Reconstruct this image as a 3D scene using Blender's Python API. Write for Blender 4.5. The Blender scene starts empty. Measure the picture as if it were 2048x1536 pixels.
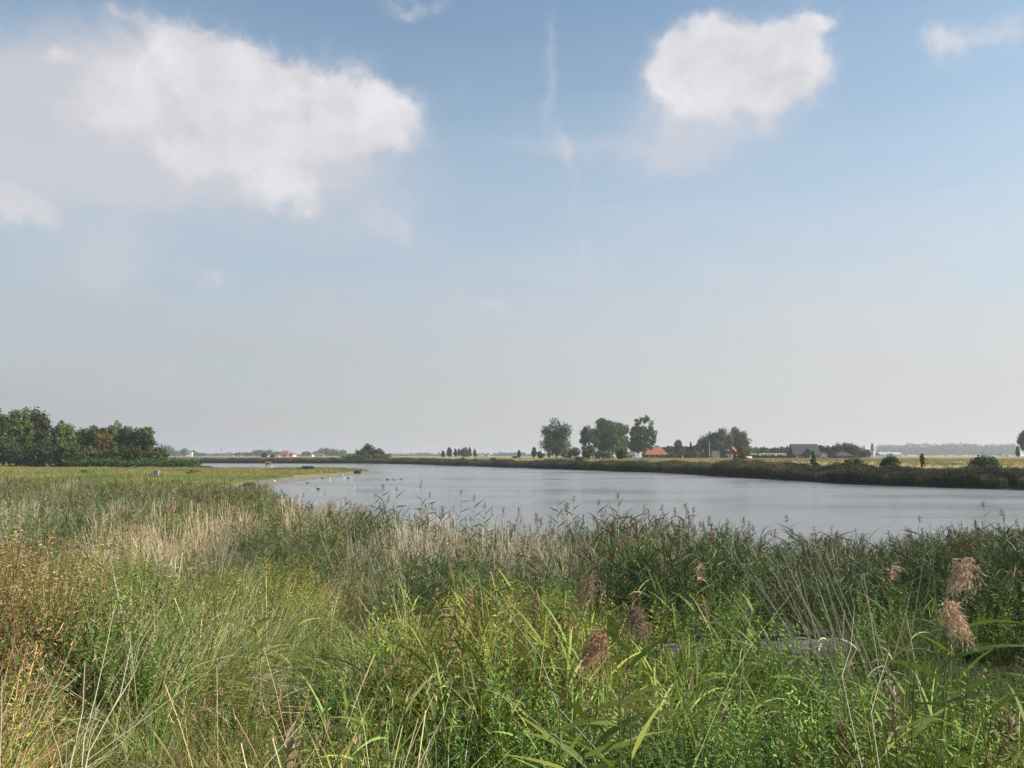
import bpy, math, random
import numpy as np
from mathutils import Vector, Matrix

R = math.radians
scene = bpy.context.scene
COL = scene.collection

# ------------------------------------------------------------------ camera
F = 1600.0            # focal length in photograph pixels (2048 wide)
CAMZ = 4.0            # eye height above the water
PITCH = math.atan(144 / F)
cam_d = bpy.data.cameras.new("camera"); cam = bpy.data.objects.new("camera", cam_d); COL.objects.link(cam)
cam_d.sensor_width = 36.0; cam_d.lens = 36.0 * F / 2048.0
cam_d.clip_start = 0.1; cam_d.clip_end = 12000
cam.location = (0, 0, CAMZ); cam.rotation_euler = (R(90) + PITCH, 0, 0)
scene.camera = cam
CP, SP = math.cos(PITCH), math.sin(PITCH)

def ray(px, py):
    u = (px - 1024) / F; v = (py - 768) / F
    return (u, CP + v * SP, SP - v * CP)
def at(px, py, d):
    x, y, z = ray(px, py); return (x / y * d, d, CAMZ + z / y * d)

# ------------------------------------------------------------------ view
vs = scene.view_settings
vs.view_transform = 'Standard'; vs.look = 'None'; vs.gamma = 1; vs.exposure = 0.52; vs.use_curve_mapping = False
scene.cycles.max_bounces = 6
scene.cycles.diffuse_bounces = 2
scene.cycles.transmission_bounces = 4
scene.cycles.volume_bounces = 0
scene.cycles.use_denoising = True

# ------------------------------------------------------------------ sun + sky
SUN_AZ, SUN_EL = R(96), R(36)
sl = bpy.data.lights.new("sun", 'SUN'); so = bpy.data.objects.new("sun", sl); COL.objects.link(so)
sl.energy = 5.0; sl.angle = R(0.5); sl.color = (1.0, 0.93, 0.82)
sd_ = Vector((math.sin(SUN_AZ) * math.cos(SUN_EL), math.cos(SUN_AZ) * math.cos(SUN_EL), math.sin(SUN_EL)))
so.rotation_euler = sd_.to_track_quat('Z', 'Y').to_euler()

world = bpy.data.worlds.new("World"); scene.world = world; world.use_nodes = True
NT = world.node_tree
for n in list(NT.nodes): NT.nodes.remove(n)
class G:
    """tiny node-expression helper"""
    def __init__(s, nt): s.nt = nt
    def new(s, t, **k):
        n = s.nt.nodes.new(t)
        for a, b in k.items(): setattr(n, a, b)
        return n
    def put(s, sock, v):
        if isinstance(v, bpy.types.NodeSocket): s.nt.links.new(v, sock)
        else: sock.default_value = v
    def m(s, op, a, b=None, c=None, clamp=False):
        n = s.new('ShaderNodeMath', operation=op, use_clamp=clamp)
        s.put(n.inputs[0], a)
        if b is not None: s.put(n.inputs[1], b)
        if c is not None: s.put(n.inputs[2], c)
        return n.outputs[0]
    def v(s, op, a, b=None):
        n = s.new('ShaderNodeVectorMath', operation=op); s.put(n.inputs[0], a)
        if b is not None: s.put(n.inputs[3 if op == 'SCALE' else 1], b)
        return n.outputs['Value' if op in ('DOT_PRODUCT', 'LENGTH') else 'Vector']
    def mix(s, f, a, b, blend='MIX'):
        n = s.new('ShaderNodeMix', data_type='RGBA', blend_type=blend)
        s.put(n.inputs[0], f); s.put(n.inputs[6], a); s.put(n.inputs[7], b); return n.outputs[2]
    def ss(s, x, lo, hi, a=0.0, b=1.0):
        n = s.new('ShaderNodeMapRange', interpolation_type='SMOOTHSTEP')
        s.put(n.inputs[0], x); n.inputs[1].default_value = lo; n.inputs[2].default_value = hi
        n.inputs[3].default_value = a; n.inputs[4].default_value = b; return n.outputs[0]
    def noise(s, vec, scale, detail=4, rough=0.55, dist=0.0):
        n = s.new('ShaderNodeTexNoise'); s.put(n.inputs['Vector'], vec)
        n.inputs['Scale'].default_value = scale; n.inputs['Detail'].default_value = detail
        n.inputs['Roughness'].default_value = rough; n.inputs['Distortion'].default_value = dist
        return n.outputs[0]
    def xyz(s, x, y, z):
        n = s.new('ShaderNodeCombineXYZ'); s.put(n.inputs[0], x); s.put(n.inputs[1], y); s.put(n.inputs[2], z); return n.outputs[0]
g = G(NT)
tc = g.new('ShaderNodeTexCoord').outputs['Generated']
sep = g.new('ShaderNodeSeparateXYZ'); NT.links.new(tc, sep.inputs[0])
AZ = g.m('ARCTAN2', sep.outputs[0], sep.outputs[1])
EL = g.m('ARCSINE', sep.outputs[2])
P2 = g.xyz(AZ, EL, 0.0)
sky = g.new('ShaderNodeTexSky', sky_type='NISHITA'); sky.sun_disc = False
sky.sun_elevation = SUN_EL; sky.sun_rotation = SUN_AZ
sky.air_density = 1.0; sky.dust_density = 1.2; sky.ozone_density = 1.5
SK = 10.0   # everything below is multiplied by background strength 0.1
base = g.v('MULTIPLY', sky.outputs[0], (1.0, 1.28, 1.27))
# thin high veil that thickens towards the horizon and the sunward side
right = g.ss(AZ, -0.75, 0.75)
midel = g.ss(EL, 0.06, 0.42)
veilc = g.mix(midel, g.mix(right, (3.85, 3.95, 4.1, 1), (5.6, 5.45, 5.35, 1)), g.mix(right, (4.4, 5.0, 5.65, 1), (6.1, 6.4, 6.85, 1)))
elp = g.m('MAXIMUM', EL, 0.0)
vf = g.m('EXPONENT', g.m('MULTIPLY', g.m('POWER', g.m('DIVIDE', elp, 0.40), 2.0), -1.0))
cir = g.noise(g.v('MULTIPLY', P2, (1.6, 9.0, 1.0)), 2.2, 6, 0.6, 0.6)
vf = g.m('MULTIPLY', vf, g.ss(cir, 0.2, 0.8, 0.86, 1.06), clamp=True)
col = g.mix(vf, base, veilc)
# cumulus clouds by azimuth / elevation
def azel(px, py):
    x, y, z = ray(px, py); return math.atan2(x, y), math.atan2(z, math.hypot(x, y))
n_hi = g.noise(P2, 9.0, 9, 0.58, 0.15)
n_lo = g.noise(g.v('ADD', P2, (3.1, 1.7, 0)), 3.6, 3, 0.5)
n_w = g.noise(g.v('ADD', P2, (8.1, 4.7, 0)), 24.0, 8, 0.62)
def vn(vec, scale, detail, rough):
    n = g.new('ShaderNodeTexNoise'); g.put(n.inputs['Vector'], vec); n.inputs['Scale'].default_value = scale
    n.inputs['Detail'].default_value = detail; n.inputs['Roughness'].default_value = rough; return n.outputs[1]
W1 = g.v('SCALE', g.v('SUBTRACT', vn(P2, 7.0, 6, 0.6), (0.5, 0.5, 0.5)), 0.11)
W2 = g.v('SCALE', g.v('SUBTRACT', vn(P2, 34.0, 5, 0.6), (0.5, 0.5, 0.5)), 0.018)
PW = g.v('MULTIPLY', g.v('ADD', g.v('ADD', P2, W1), W2), (1.0, 1.0, 0.0))
def field(blobs, k=1.0):
    tot = None
    for (px, py, rx, ry, w) in blobs:
        a0, e0 = azel(px, py); a1, _ = azel(px + rx * k, py); _, e1 = azel(px, py - ry * k)
        q = g.v('MULTIPLY', g.v('SUBTRACT', PW, (a0, e0, 0)), (1 / abs(a1 - a0), 1 / abs(e1 - e0), 0))
        t = g.m('MULTIPLY', g.m('EXPONENT', g.m('MULTIPLY', g.v('DOT_PRODUCT', q, q), -1.0)), w)
        tot = t if tot is None else g.m('ADD', tot, t)
    return tot
crisp = field([(430,105,95,50,.85),(545,150,110,60,.75),(650,195,110,62,.8),(745,225,85,52,.8),(560,240,240,60,.55),
               (1375,110,62,55,.75),(1430,120,85,58,.75),(1520,105,85,62,.8),(1585,150,55,60,.7),(1500,190,90,50,.6),(1420,215,70,40,.35),(1628,30,48,16,.6),
               (1898,72,42,34,.58),(2010,62,60,32,.55),(812,2,70,24,.55),(565,330,75,75,.72),(585,395,40,35,.4),(5,400,70,55,.55),(70,430,100,50,.35),
               (420,572,60,24,.52),(975,618,48,20,.48),(785,440,60,50,.36),(232,45,30,14,.35),(110,110,34,18,.4),(250,160,120,42,.40),(140,215,120,36,.34),(330,290,90,26,.4),(340,100,60,40,.5),(395,320,60,36,.55)], 1.22)
soft = field([(600,330,150,60,.5),(520,250,300,90,.5),(300,180,260,110,.75),(90,240,210,130,.65),(370,310,110,50,.7),(190,330,230,70,.6),(1400,225,120,75,.8),(1500,230,110,50,.45),(60,240,140,110,.35),
              (700,410,160,70,.28),(180,500,260,90,.3),(90,700,300,60,.25),(1120,285,110,20,.3),(1300,300,160,30,.25),
              (1096,110,10,70,.36),(1108,200,10,55,.42),(1132,270,9,45,.4),(1140,380,6,80,.32),(1158,480,6,60,.3),(1178,570,6,60,.32),(1205,660,6,50,.3),(1800,140,160,5,.12),(220,520,120,60,.25),(620,470,200,50,.2),(1500,480,300,40,.2),(700,650,260,30,.22)], 1.2)
amp = g.m('ADD', g.m('MULTIPLY', g.m('SUBTRACT', n_hi, 0.5), 0.9), g.m('MULTIPLY', g.m('SUBTRACT', n_w, 0.5), 0.5))
# crisp on the sunward upper edge, dissolving below
dc = g.ss(g.m('ADD', crisp, amp), 0.24, 0.80)
dc2 = g.ss(g.m('ADD', crisp, g.m('MULTIPLY', amp, 1.4)), 0.05, 1.0)
dc = g.m('ADD', g.m('MULTIPLY', dc, 0.5), g.m('MULTIPLY', dc2, 0.42))
dsf = g.ss(g.m('ADD', soft, g.m('MULTIPLY', amp, g.m('MULTIPLY', soft, 1.5))), 0.0, 1.1, 0.0, 0.74)
dens = g.m('SUBTRACT', 1.0, g.m('MULTIPLY', g.m('SUBTRACT', 1.0, dc), g.m('SUBTRACT', 1.0, dsf)))
n_m = g.noise(PW, 9.0, 6, 0.55)
n_sh = g.noise(g.v('ADD', PW, (0.022, 0.026, 0)), 9.0, 6, 0.55)
rel = g.m('MULTIPLY', g.m('MULTIPLY', g.m('SUBTRACT', n_m, n_sh), 0.9), dc)
lit = g.m('ADD', g.m('ADD', g.ss(dc, 0.0, 0.95, 1.0, 1.12), rel), g.m('MULTIPLY', right, 0.10))
ccol = g.v('SCALE', (5.35, 5.2, 5.4), lit)
col = g.mix(dens, col, ccol)
bg = g.new('ShaderNodeBackground'); NT.links.new(col, bg.inputs[0]); bg.inputs[1].default_value = 0.0865
wo = g.new('ShaderNodeOutputWorld'); NT.links.new(bg.outputs[0], wo.inputs[0])

# ------------------------------------------------------------------ helpers
def link(o, parent=None):
    COL.objects.link(o)
    if parent is not None: o.parent = parent
    return o
def tag(o, label=None, cat=None, group=None, kind=None):
    if label: o['label'] = label
    if cat: o['category'] = cat
    if group: o['group'] = group
    if kind: o['kind'] = kind
    return o
def empty(name, loc, rz=0.0):
    o = bpy.data.objects.new(name, None); o.empty_display_size = 0.3
    o.location = loc; o.rotation_euler = (0, 0, rz); COL.objects.link(o); return o

class MB:
    """collects vertices, faces and a colour per vertex"""
    def __init__(s): s.v = []; s.f = []; s.c = []; s.n = 0
    def add(s, vs, fs, c):
        s.v.extend(vs); s.f.extend([tuple(i + s.n for i in f) for f in fs])
        s.c.extend([c] * len(vs) if len(c) in (3, 4) and not isinstance(c[0], (tuple, list)) else c)
        s.n += len(vs)
    def ribbon(s, p, d, L, w, droop=0.0, seg=4, c=(1, 1, 1), side=None, tip=0.1, base=0.6, bend=None):
        p = Vector(p); d = Vector(d).normalized(); vs = []
        st = L / seg
        if side is None:
            side = d.cross(Vector((random.gauss(0, 1), random.gauss(0, 1), random.gauss(0, .3))))
        else: side = Vector(side)
        if side.length < 1e-5: side = Vector((1, 0, 0))
        side.normalize()
        for i in range(seg + 1):
            t = i / seg
            ww = w * (base + (1 - base) * min(1, t * 3)) * (1 - t) ** 0.6 if t > 0.35 else w * (base + (1 - base) * min(1, t * 3))
            ww = max(ww, w * tip) * 0.5
            vs.append(tuple(p - side * ww)); vs.append(tuple(p + side * ww))
            p = p + d * st
            d = (d + Vector((0, 0, -droop * st)) + (Vector(bend) * st if bend else Vector((0, 0, 0)))).normalized()
        s.add(vs, [(2 * i, 2 * i + 1, 2 * i + 3, 2 * i + 2) for i in range(seg)], c)
        return p, d
    def tube(s, pts, rad, c=(1, 1, 1), n=5, cap=True):
        pts = [Vector(p) for p in pts]; vs = []; fs = []
        up = None
        for i, p in enumerate(pts):
            t = (pts[min(i + 1, len(pts) - 1)] - pts[max(i - 1, 0)]).normalized()
            if up is None: up = t.orthogonal()
            up = (up - t * up.dot(t)).normalized(); b = t.cross(up)
            for k in range(n):
                a = 2 * math.pi * k / n
                vs.append(tuple(p + (up * math.cos(a) + b * math.sin(a)) * rad[i]))
        for i in range(len(pts) - 1):
            for k in range(n):
                a, b_ = i * n + k, i * n + (k + 1) % n
                fs.append((a, b_, b_ + n, a + n))
        if cap:
            fs.append(tuple(range(n - 1, -1, -1))); fs.append(tuple((len(pts) - 1) * n + k for k in range(n)))
        s.add(vs, fs, c)
    def box(s, x0, x1, y0, y1, z0, z1, c=(1, 1, 1)):
        vs = [(x, y, z) for z in (z0, z1) for y in (y0, y1) for x in (x0, x1)]
        s.add(vs, [(0, 2, 3, 1), (4, 5, 7, 6), (0, 1, 5, 4), (2, 6, 7, 3), (0, 4, 6, 2), (1, 3, 7, 5)], c)
    def poly(s, vs, fs, c=(1, 1, 1)): s.add([tuple(v) for v in vs], fs, c)
    def build(s, name, mat, parent=None, smooth=False, linked=True):
        me = bpy.data.meshes.new(name); me.from_pydata(s.v, [], s.f)
        ca = me.color_attributes.new('vc', 'FLOAT_COLOR', 'POINT')
        arr = np.ones((len(s.v), 4), dtype=np.float32); arr[:, :3] = np.array([c[:3] for c in s.c], dtype=np.float32).reshape(-1, 3)
        ca.data.foreach_set('color', arr.ravel())
        me.materials.append(mat)
        if smooth: me.shade_smooth()
        o = bpy.data.objects.new(name, me)
        if linked: link(o, parent)
        return o

def npmesh(name, V, Q, C, mat):
    """V (n,3), Q (m,4) quads, C (n,3) -> mesh"""
    me = bpy.data.meshes.new(name)
    me.vertices.add(len(V)); me.vertices.foreach_set('co', V.astype(np.float32).ravel())
    m, k = Q.shape
    me.loops.add(m * k); me.loops.foreach_set('vertex_index', Q.astype(np.int32).ravel())
    me.polygons.add(m); me.polygons.foreach_set('loop_start', np.arange(0, m * k, k, dtype=np.int32))
    me.polygons.foreach_set('loop_total', np.full(m, k, dtype=np.int32))
    me.update(calc_edges=True)
    ca = me.color_attributes.new('vc', 'FLOAT_COLOR', 'POINT')
    arr = np.ones((len(V), 4), dtype=np.float32); arr[:, :3] = C
    ca.data.foreach_set('color', arr.ravel())
    me.materials.append(mat); return me

# ------------------------------------------------------------------ materials
def newmat(name):
    m = bpy.data.materials.new(name); m.use_nodes = True; nt = m.node_tree
    for n in list(nt.nodes): nt.nodes.remove(n)
    out = nt.nodes.new('ShaderNodeOutputMaterial'); return m, G(nt), out
def foliage(name, inst=False, trans=0.35, rough=0.6, spec=0.25, tintobj=False):
    m, q, out = newmat(name)
    a = q.new('ShaderNodeAttribute', attribute_name='vc')
    c = a.outputs['Color']
    if inst:
        b = q.new('ShaderNodeAttribute', attribute_name='tint', attribute_type='INSTANCER')
        c = q.mix(1.0, c, b.outputs['Color'], 'MULTIPLY')
    if tintobj:
        oi = q.new('ShaderNodeObjectInfo'); c = q.mix(1.0, c, oi.outputs['Color'], 'MULTIPLY')
    p = q.new('ShaderNodeBsdfPrincipled'); q.put(p.inputs['Base Color'], c)
    p.inputs['Roughness'].default_value = rough; p.inputs['Specular IOR Level'].default_value = spec
    if trans > 0:
        t = q.new('ShaderNodeBsdfTranslucent'); q.put(t.inputs[0], q.mix(1.0, c, (1.0, 1.05, 0.6, 1), 'MULTIPLY'))
        mx = q.new('ShaderNodeMixShader'); mx.inputs[0].default_value = trans
        q.nt.links.new(p.outputs[0], mx.inputs[1]); q.nt.links.new(t.outputs[0], mx.inputs[2])
        q.nt.links.new(mx.outputs[0], out.inputs[0])
    else: q.nt.links.new(p.outputs[0], out.inputs[0])
    return m
M_LI = foliage('leaf_scattered', inst=True, trans=0.14)
M_L = foliage('leaf', trans=0.3)
M_TREE = foliage('tree_leaf', trans=0.22, rough=0.7, spec=0.15, tintobj=True)
M_STRAW = foliage('straw', trans=0.15, rough=0.55)
def plain(name, col, rough=0.7, var=0.12, scale=6.0, metal=0.0, bump=0.0, attr=False, spec=0.4, stretch=(1, 1, 1)):
    m, q, out = newmat(name)
    oc = q.new('ShaderNodeTexCoord').outputs['Object']
    n = q.noise(q.v('MULTIPLY', oc, stretch), scale, 5, 0.6)
    k = q.ss(n, 0.25, 0.75, 1 - var, 1 + var)
    src = q.new('ShaderNodeAttribute', attribute_name='vc').outputs['Color'] if attr else (col[0], col[1], col[2])
    c = q.v('SCALE', src, k)
    p = q.new('ShaderNodeBsdfPrincipled'); q.put(p.inputs['Base Color'], c)
    p.inputs['Roughness'].default_value = rough; p.inputs['Metallic'].default_value = metal
    p.inputs['Specular IOR Level'].default_value = spec
    if bump:
        b = q.new('ShaderNodeBump'); b.inputs['Strength'].default_value = bump; b.inputs['Distance'].default_value = 0.05
        q.put(b.inputs['Height'], n); q.nt.links.new(b.outputs[0], p.inputs['Normal'])
    q.nt.links.new(p.outputs[0], out.inputs[0]); return m
def tiled(name, c1, c2, rows, cols, mortar, mc, rough=0.8):
    m, q, out = newmat(name)
    oc = q.new('ShaderNodeTexCoord').outputs['Object']
    sp = q.new('ShaderNodeSeparateXYZ'); q.nt.links.new(oc, sp.inputs[0])
    vec = q.xyz(q.m('ADD', sp.outputs[0], sp.outputs[1]), sp.outputs[2], 0.0)
    b = q.new('ShaderNodeTexBrick'); q.put(b.inputs['Vector'], vec)
    b.inputs['Color1'].default_value = (*c1, 1); b.inputs['Color2'].default_value = (*c2, 1); b.inputs['Mortar'].default_value = (*mc, 1)
    b.inputs['Scale'].default_value = 1.0; b.inputs['Mortar Size'].default_value = mortar
    b.inputs['Brick Width'].default_value = cols; b.inputs['Row Height'].default_value = rows
    k = q.ss(q.noise(oc, 0.9, 5, 0.6), 0.25, 0.75, 0.75, 1.2)
    p = q.new('ShaderNodeBsdfPrincipled'); q.put(p.inputs['Base Color'], q.v('SCALE', b.outputs[0], k)); p.inputs['Roughness'].default_value = rough
    q.nt.links.new(p.outputs[0], out.inputs[0]); return m
M_BARK = plain('bark', (0.10, 0.085, 0.065), 0.9, 0.3, 3.0, bump=0.5, stretch=(3, 3, .6))
M_BRICK = tiled('brick', (0.20, 0.085, 0.05), (0.15, 0.07, 0.045), 0.12, 0.3, 0.012, (0.25, 0.22, 0.19))
M_DBRICK = tiled('dark_brick', (0.075, 0.05, 0.04), (0.055, 0.04, 0.035), 0.12, 0.3, 0.012, (0.1, 0.09, 0.08))
M_ORANGE = tiled('orange_tile', (0.40, 0.13, 0.065), (0.33, 0.105, 0.055), 0.3, 0.3, 0.03, (0.2, 0.05, 0.03))
M_DROOF = tiled('dark_tile', (0.050, 0.036, 0.036), (0.038, 0.028, 0.029), 0.3, 0.3, 0.03, (0.02, 0.016, 0.016), 0.6)
M_GROOF = tiled('grey_tile', (0.16, 0.14, 0.12), (0.12, 0.105, 0.095), 0.3, 0.3, 0.03, (0.06, 0.05, 0.05))
M_WHITE = plain('white_paint', (0.75, 0.74, 0.71), 0.5, 0.06)
M_GLASS = plain('window_glass', (0.03, 0.035, 0.04), 0.1, 0.1, spec=0.8)
M_WOOD = plain('weathered_wood', (0.17, 0.14, 0.11), 0.85, 0.3, 8.0, bump=0.4, stretch=(1, 1, .3))
M_CONC = plain('concrete', (0.30, 0.29, 0.27), 0.85, 0.2, 9.0, bump=0.3)
M_BLACK = plain('black_paint', (0.02, 0.02, 0.022), 0.85, 0.1, spec=0.2)
M_STEEL = plain('galvanised_steel', (0.35, 0.37, 0.38), 0.45, 0.1, metal=0.6)
M_VC = plain('animal_coat', (1, 1, 1), 0.75, 0.08, 12.0, attr=True)

# ------------------------------------------------------------------ land form
far_shore = [(150,-80),(112,20),(96,50),(76,75),(60.8,95),(48.9,114),(45.7,139),(38.3,188),(26,217),(13.2,246),(-19.3,328),(-50,390),(-73,427),(-115,438),(-159,444),(-175,450)]
spit_shore = [(-175,450),(-140,350),(-84,229),(-66,236),(-50,246),(-40,222),(-31,200),(-33,170),(-34,142),(-33,114),(-30,97),(-25,76),(-20,62)]
near_shore = [(-20,62),(-15,52),(-13,44),(-9,36),(-6.7,33),(-4.2,30),(-.4,25.5),(2.5,23),(5,21.5),(5.8,20.5),(8.9,21),(12,22.5),(15.4,24),(25,26),(45,20),(70,-10),(80,-80),(150,-80)]
def seglist(p): return np.array([(*p[i], *p[i + 1]) for i in range(len(p) - 1)], dtype=float)
SEG = [seglist(near_shore), seglist(spit_shore), seglist(far_shore)]
POLY = np.array(far_shore[:-1] + spit_shore[:-1] + near_shore[:-1], dtype=float)
def segdist(X, Y, S):
    d = np.full(X.shape, 1e9)
    for x0, y0, x1, y1 in S:
        ex, ey = x1 - x0, y1 - y0; L = ex * ex + ey * ey
        t = np.clip(((X - x0) * ex + (Y - y0) * ey) / L, 0, 1)
        d = np.minimum(d, np.hypot(X - x0 - t * ex, Y - y0 - t * ey))
    return d
def inside(X, Y, P):
    r = np.zeros(X.shape, dtype=bool); n = len(P); j = n - 1
    for i in range(n):
        xi, yi = P[i]; xj, yj = P[j]
        c = ((yi > Y) != (yj > Y)) & (X < (xj - xi) * (Y - yi) / (yj - yi + 1e-12) + xi)
        r ^= c; j = i
    return r
_rg = np.random.default_rng(5); _T = _rg.random((256, 256))
def vnoise(X, Y):
    xi = np.floor(X).astype(int); yi = np.floor(Y).astype(int); fx = X - xi; fy = Y - yi
    fx = fx * fx * (3 - 2 * fx); fy = fy * fy * (3 - 2 * fy)
    a = _T[xi & 255, yi & 255]; b = _T[(xi + 1) & 255, yi & 255]; c = _T[xi & 255, (yi + 1) & 255]; d = _T[(xi + 1) & 255, (yi + 1) & 255]
    return (a * (1 - fx) + b * fx) * (1 - fy) + (c * (1 - fx) + d * fx) * fy
def fbm(X, Y, s, o=4):
    r = 0; w = 0
    for k in range(o):
        f = 2 ** k / s; r = r + vnoise(X * f + 17 * k, Y * f + 31 * k) / 2 ** k; w += 1 / 2 ** k
    return r / w
def smst(a, b, x): t = np.clip((x - a) / (b - a), 0, 1); return t * t * (3 - 2 * t)
def ground_np(X, Y):
    X = np.asarray(X, dtype=float); Y = np.asarray(Y, dtype=float)
    D = [segdist(X, Y, s) for s in SEG]; sd = np.minimum(np.minimum(D[0], D[1]), D[2])
    ins = inside(X, Y, POLY)
    hn = np.interp(Y - np.clip(X, 0, 8) * -0.15, [-30, 0, 12, 20, 26, 60], [2.5, 2.4, 1.32, 0.32, 0.2, 0.25])
    hn = np.minimum(hn, 0.03 + D[0] * 0.25) if False else np.where(D[0] < 1.2, 0.02 + (hn - 0.02) * np.clip(D[0] / 1.2, 0, 1), hn)
    hs = np.interp(D[1], [0, 3.8, 4.5, 12, 60], [0.0, 0.13, 0.42, 0.55, 0.7])
    hf = np.interp(D[2], [0, 1, 4, 9, 14, 22, 40, 150], [0.0, 0.3, 0.75, 1.4, 2.1, 2.6, 2.8, 2.95])
    W = [1 / (d ** 2.5 + 1e-6) for d in D]; W[2] = W[2] * (1 + 1e4 * smst(445, 560, Y)) * (1 + 1e4 * smst(60, 140, X))
    h = (W[0] * hn + W[1] * hs + W[2] * hf) / (W[0] + W[1] + W[2])
    h = h + (fbm(X, Y, 2.2) - 0.5) * 0.12 * smst(1, 4, sd) * (1 - smst(60, 100, Y))
    h = h + (fbm(X, Y, 25) - 0.5) * 0.25 * smst(3, 20, sd) * smst(60, 120, Y)
    hw = -np.minimum(sd * 0.12, 1.2)
    return np.where(ins, hw, h), D, ins
def gz(x, y): return float(ground_np([x], [y])[0][0])

def lerpc(a, b, t): t = t[:, None]; return a * (1 - t) + b * t
def build_ground():
    fr = np.linspace(R(-48), R(48), 520); bk = np.linspace(R(48), R(312), 90)[1:-1]
    A = np.concatenate([fr, bk]); na = len(A)
    Rr = [0.4]
    while Rr[-1] < 6000: Rr.append(Rr[-1] * 1.021 + 0.01)
    Rr = np.array(Rr); nr = len(Rr)
    X = (Rr[:, None] * np.sin(A)[None]).ravel(); Y = (Rr[:, None] * np.cos(A)[None]).ravel()
    Z, D, ins = ground_np(X, Y)
    V = np.stack([X, Y, Z], 1)
    i = np.arange(nr - 1)[:, None] * na; j = np.arange(na)[None]; j2 = (j + 1) % na
    Q = np.stack([(i + j), (i + na + j), (i + na + j2), (i + j2)], -1).reshape(-1, 4)[:, ::-1]
    # centre cap
    V = np.vstack([V, [[0, 0, gz(0, 0)]]]); c0 = len(V) - 1
    near = 1 / (D[0] ** 2 + .01); sp = 1 / (D[1] ** 2 + .01); fa = 1 / (D[2] ** 2 + .01); fa = fa * (1 + 1e4 * smst(445, 560, Y)) * (1 + 1e4 * smst(60, 140, X)); s = near + sp + fa
    n1 = fbm(X, Y * 0.35, 9); n2 = fbm(X + 90, Y * 0.3, 30); n3 = fbm(X - 50, Y - 40, 3)
    dist = np.hypot(X, Y)
    earth = np.array([[0.045, 0.042, 0.024]]); green = np.array([[0.115, 0.145, 0.040]]); ygreen = np.array([[0.21, 0.20, 0.075]])
    mud = np.array([[0.21, 0.18, 0.145]]); gold = np.array([[0.36, 0.28, 0.15]]); gold2 = np.array([[0.25, 0.21, 0.10]]); gfar = np.array([[0.13, 0.145, 0.055]])
    brown = np.array([[0.12, 0.095, 0.06]])
    o = np.ones(len(X))
    cn = lerpc(earth * .8 * o[:, None], green * 0.35 * o[:, None], smst(.4, .65, n3))
    cm = lerpc(green * o[:, None], ygreen * o[:, None], smst(.38, .62, n1))
    cm = lerpc(cm, green * .75 * o[:, None], smst(.6, .8, n3) * .6)
    cm = lerpc(mud * o[:, None], cm, smst(3.6, 4.6, D[1] + (n3 - .5) * 2.0))
    cf = lerpc(gold * o[:, None], gold2 * o[:, None], smst(.45, .7, n1))
    gband = smst(320, 360, dist) * (1 - smst(900, 1100, dist)) * smst(.40, .55, n2)
    cf = lerpc(cf, gfar * o[:, None], np.clip(gband + 0.7 * smst(.62, .7, n1) * (X > 20), 0, 1))
    cf = lerpc(cf, brown * o[:, None], smst(-60, -110, X) * (1 - smst(700, 750, dist)))
    cf = lerpc(brown * 0.6 * o[:, None], cf, smst(10, 16, D[2]))
    C = (near[:, None] * cn + sp[:, None] * cm + fa[:, None] * cf) / s[:, None]
    C = np.where(ins[:, None], np.array([[0.09, 0.08, 0.06]]), C)
    C = np.vstack([C, [[0.06, 0.055, 0.03]]])
    m, q, out = newmat('ground_cover')
    a = q.new('ShaderNodeAttribute', attribute_name='vc').outputs['Color']
    oc = q.new('ShaderNodeTexCoord').outputs['Object']
    k = q.m('MULTIPLY', q.ss(q.noise(q.v('MULTIPLY', oc, (1, .5, 1)), 0.8, 6, 0.7), .3, .7, .68, 1.28), q.ss(q.noise(oc, 7.0, 6, 0.7), .3, .7, .78, 1.2))
    p = q.new('ShaderNodeBsdfPrincipled'); q.put(p.inputs['Base Color'], q.v('SCALE', a, k)); p.inputs['Roughness'].default_value = 0.95
    p.inputs['Specular IOR Level'].default_value = 0.1
    q.nt.links.new(p.outputs[0], out.inputs[0])
    me = npmesh('ground', V, Q, C, m)
    tri = bpy.data.objects.new('ground', me); link(tri)
    # close the small hole under the camera
    import bmesh
    bm = bmesh.new(); bm.from_mesh(me); bm.verts.ensure_lookup_table()
    for k_ in range(na): bm.faces.new((bm.verts[c0], bm.verts[(k_ + 1) % na], bm.verts[k_]))
    bm.to_mesh(me); bm.free(); me.shade_smooth()
    tag(tri, kind='structure')
build_ground()

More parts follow.
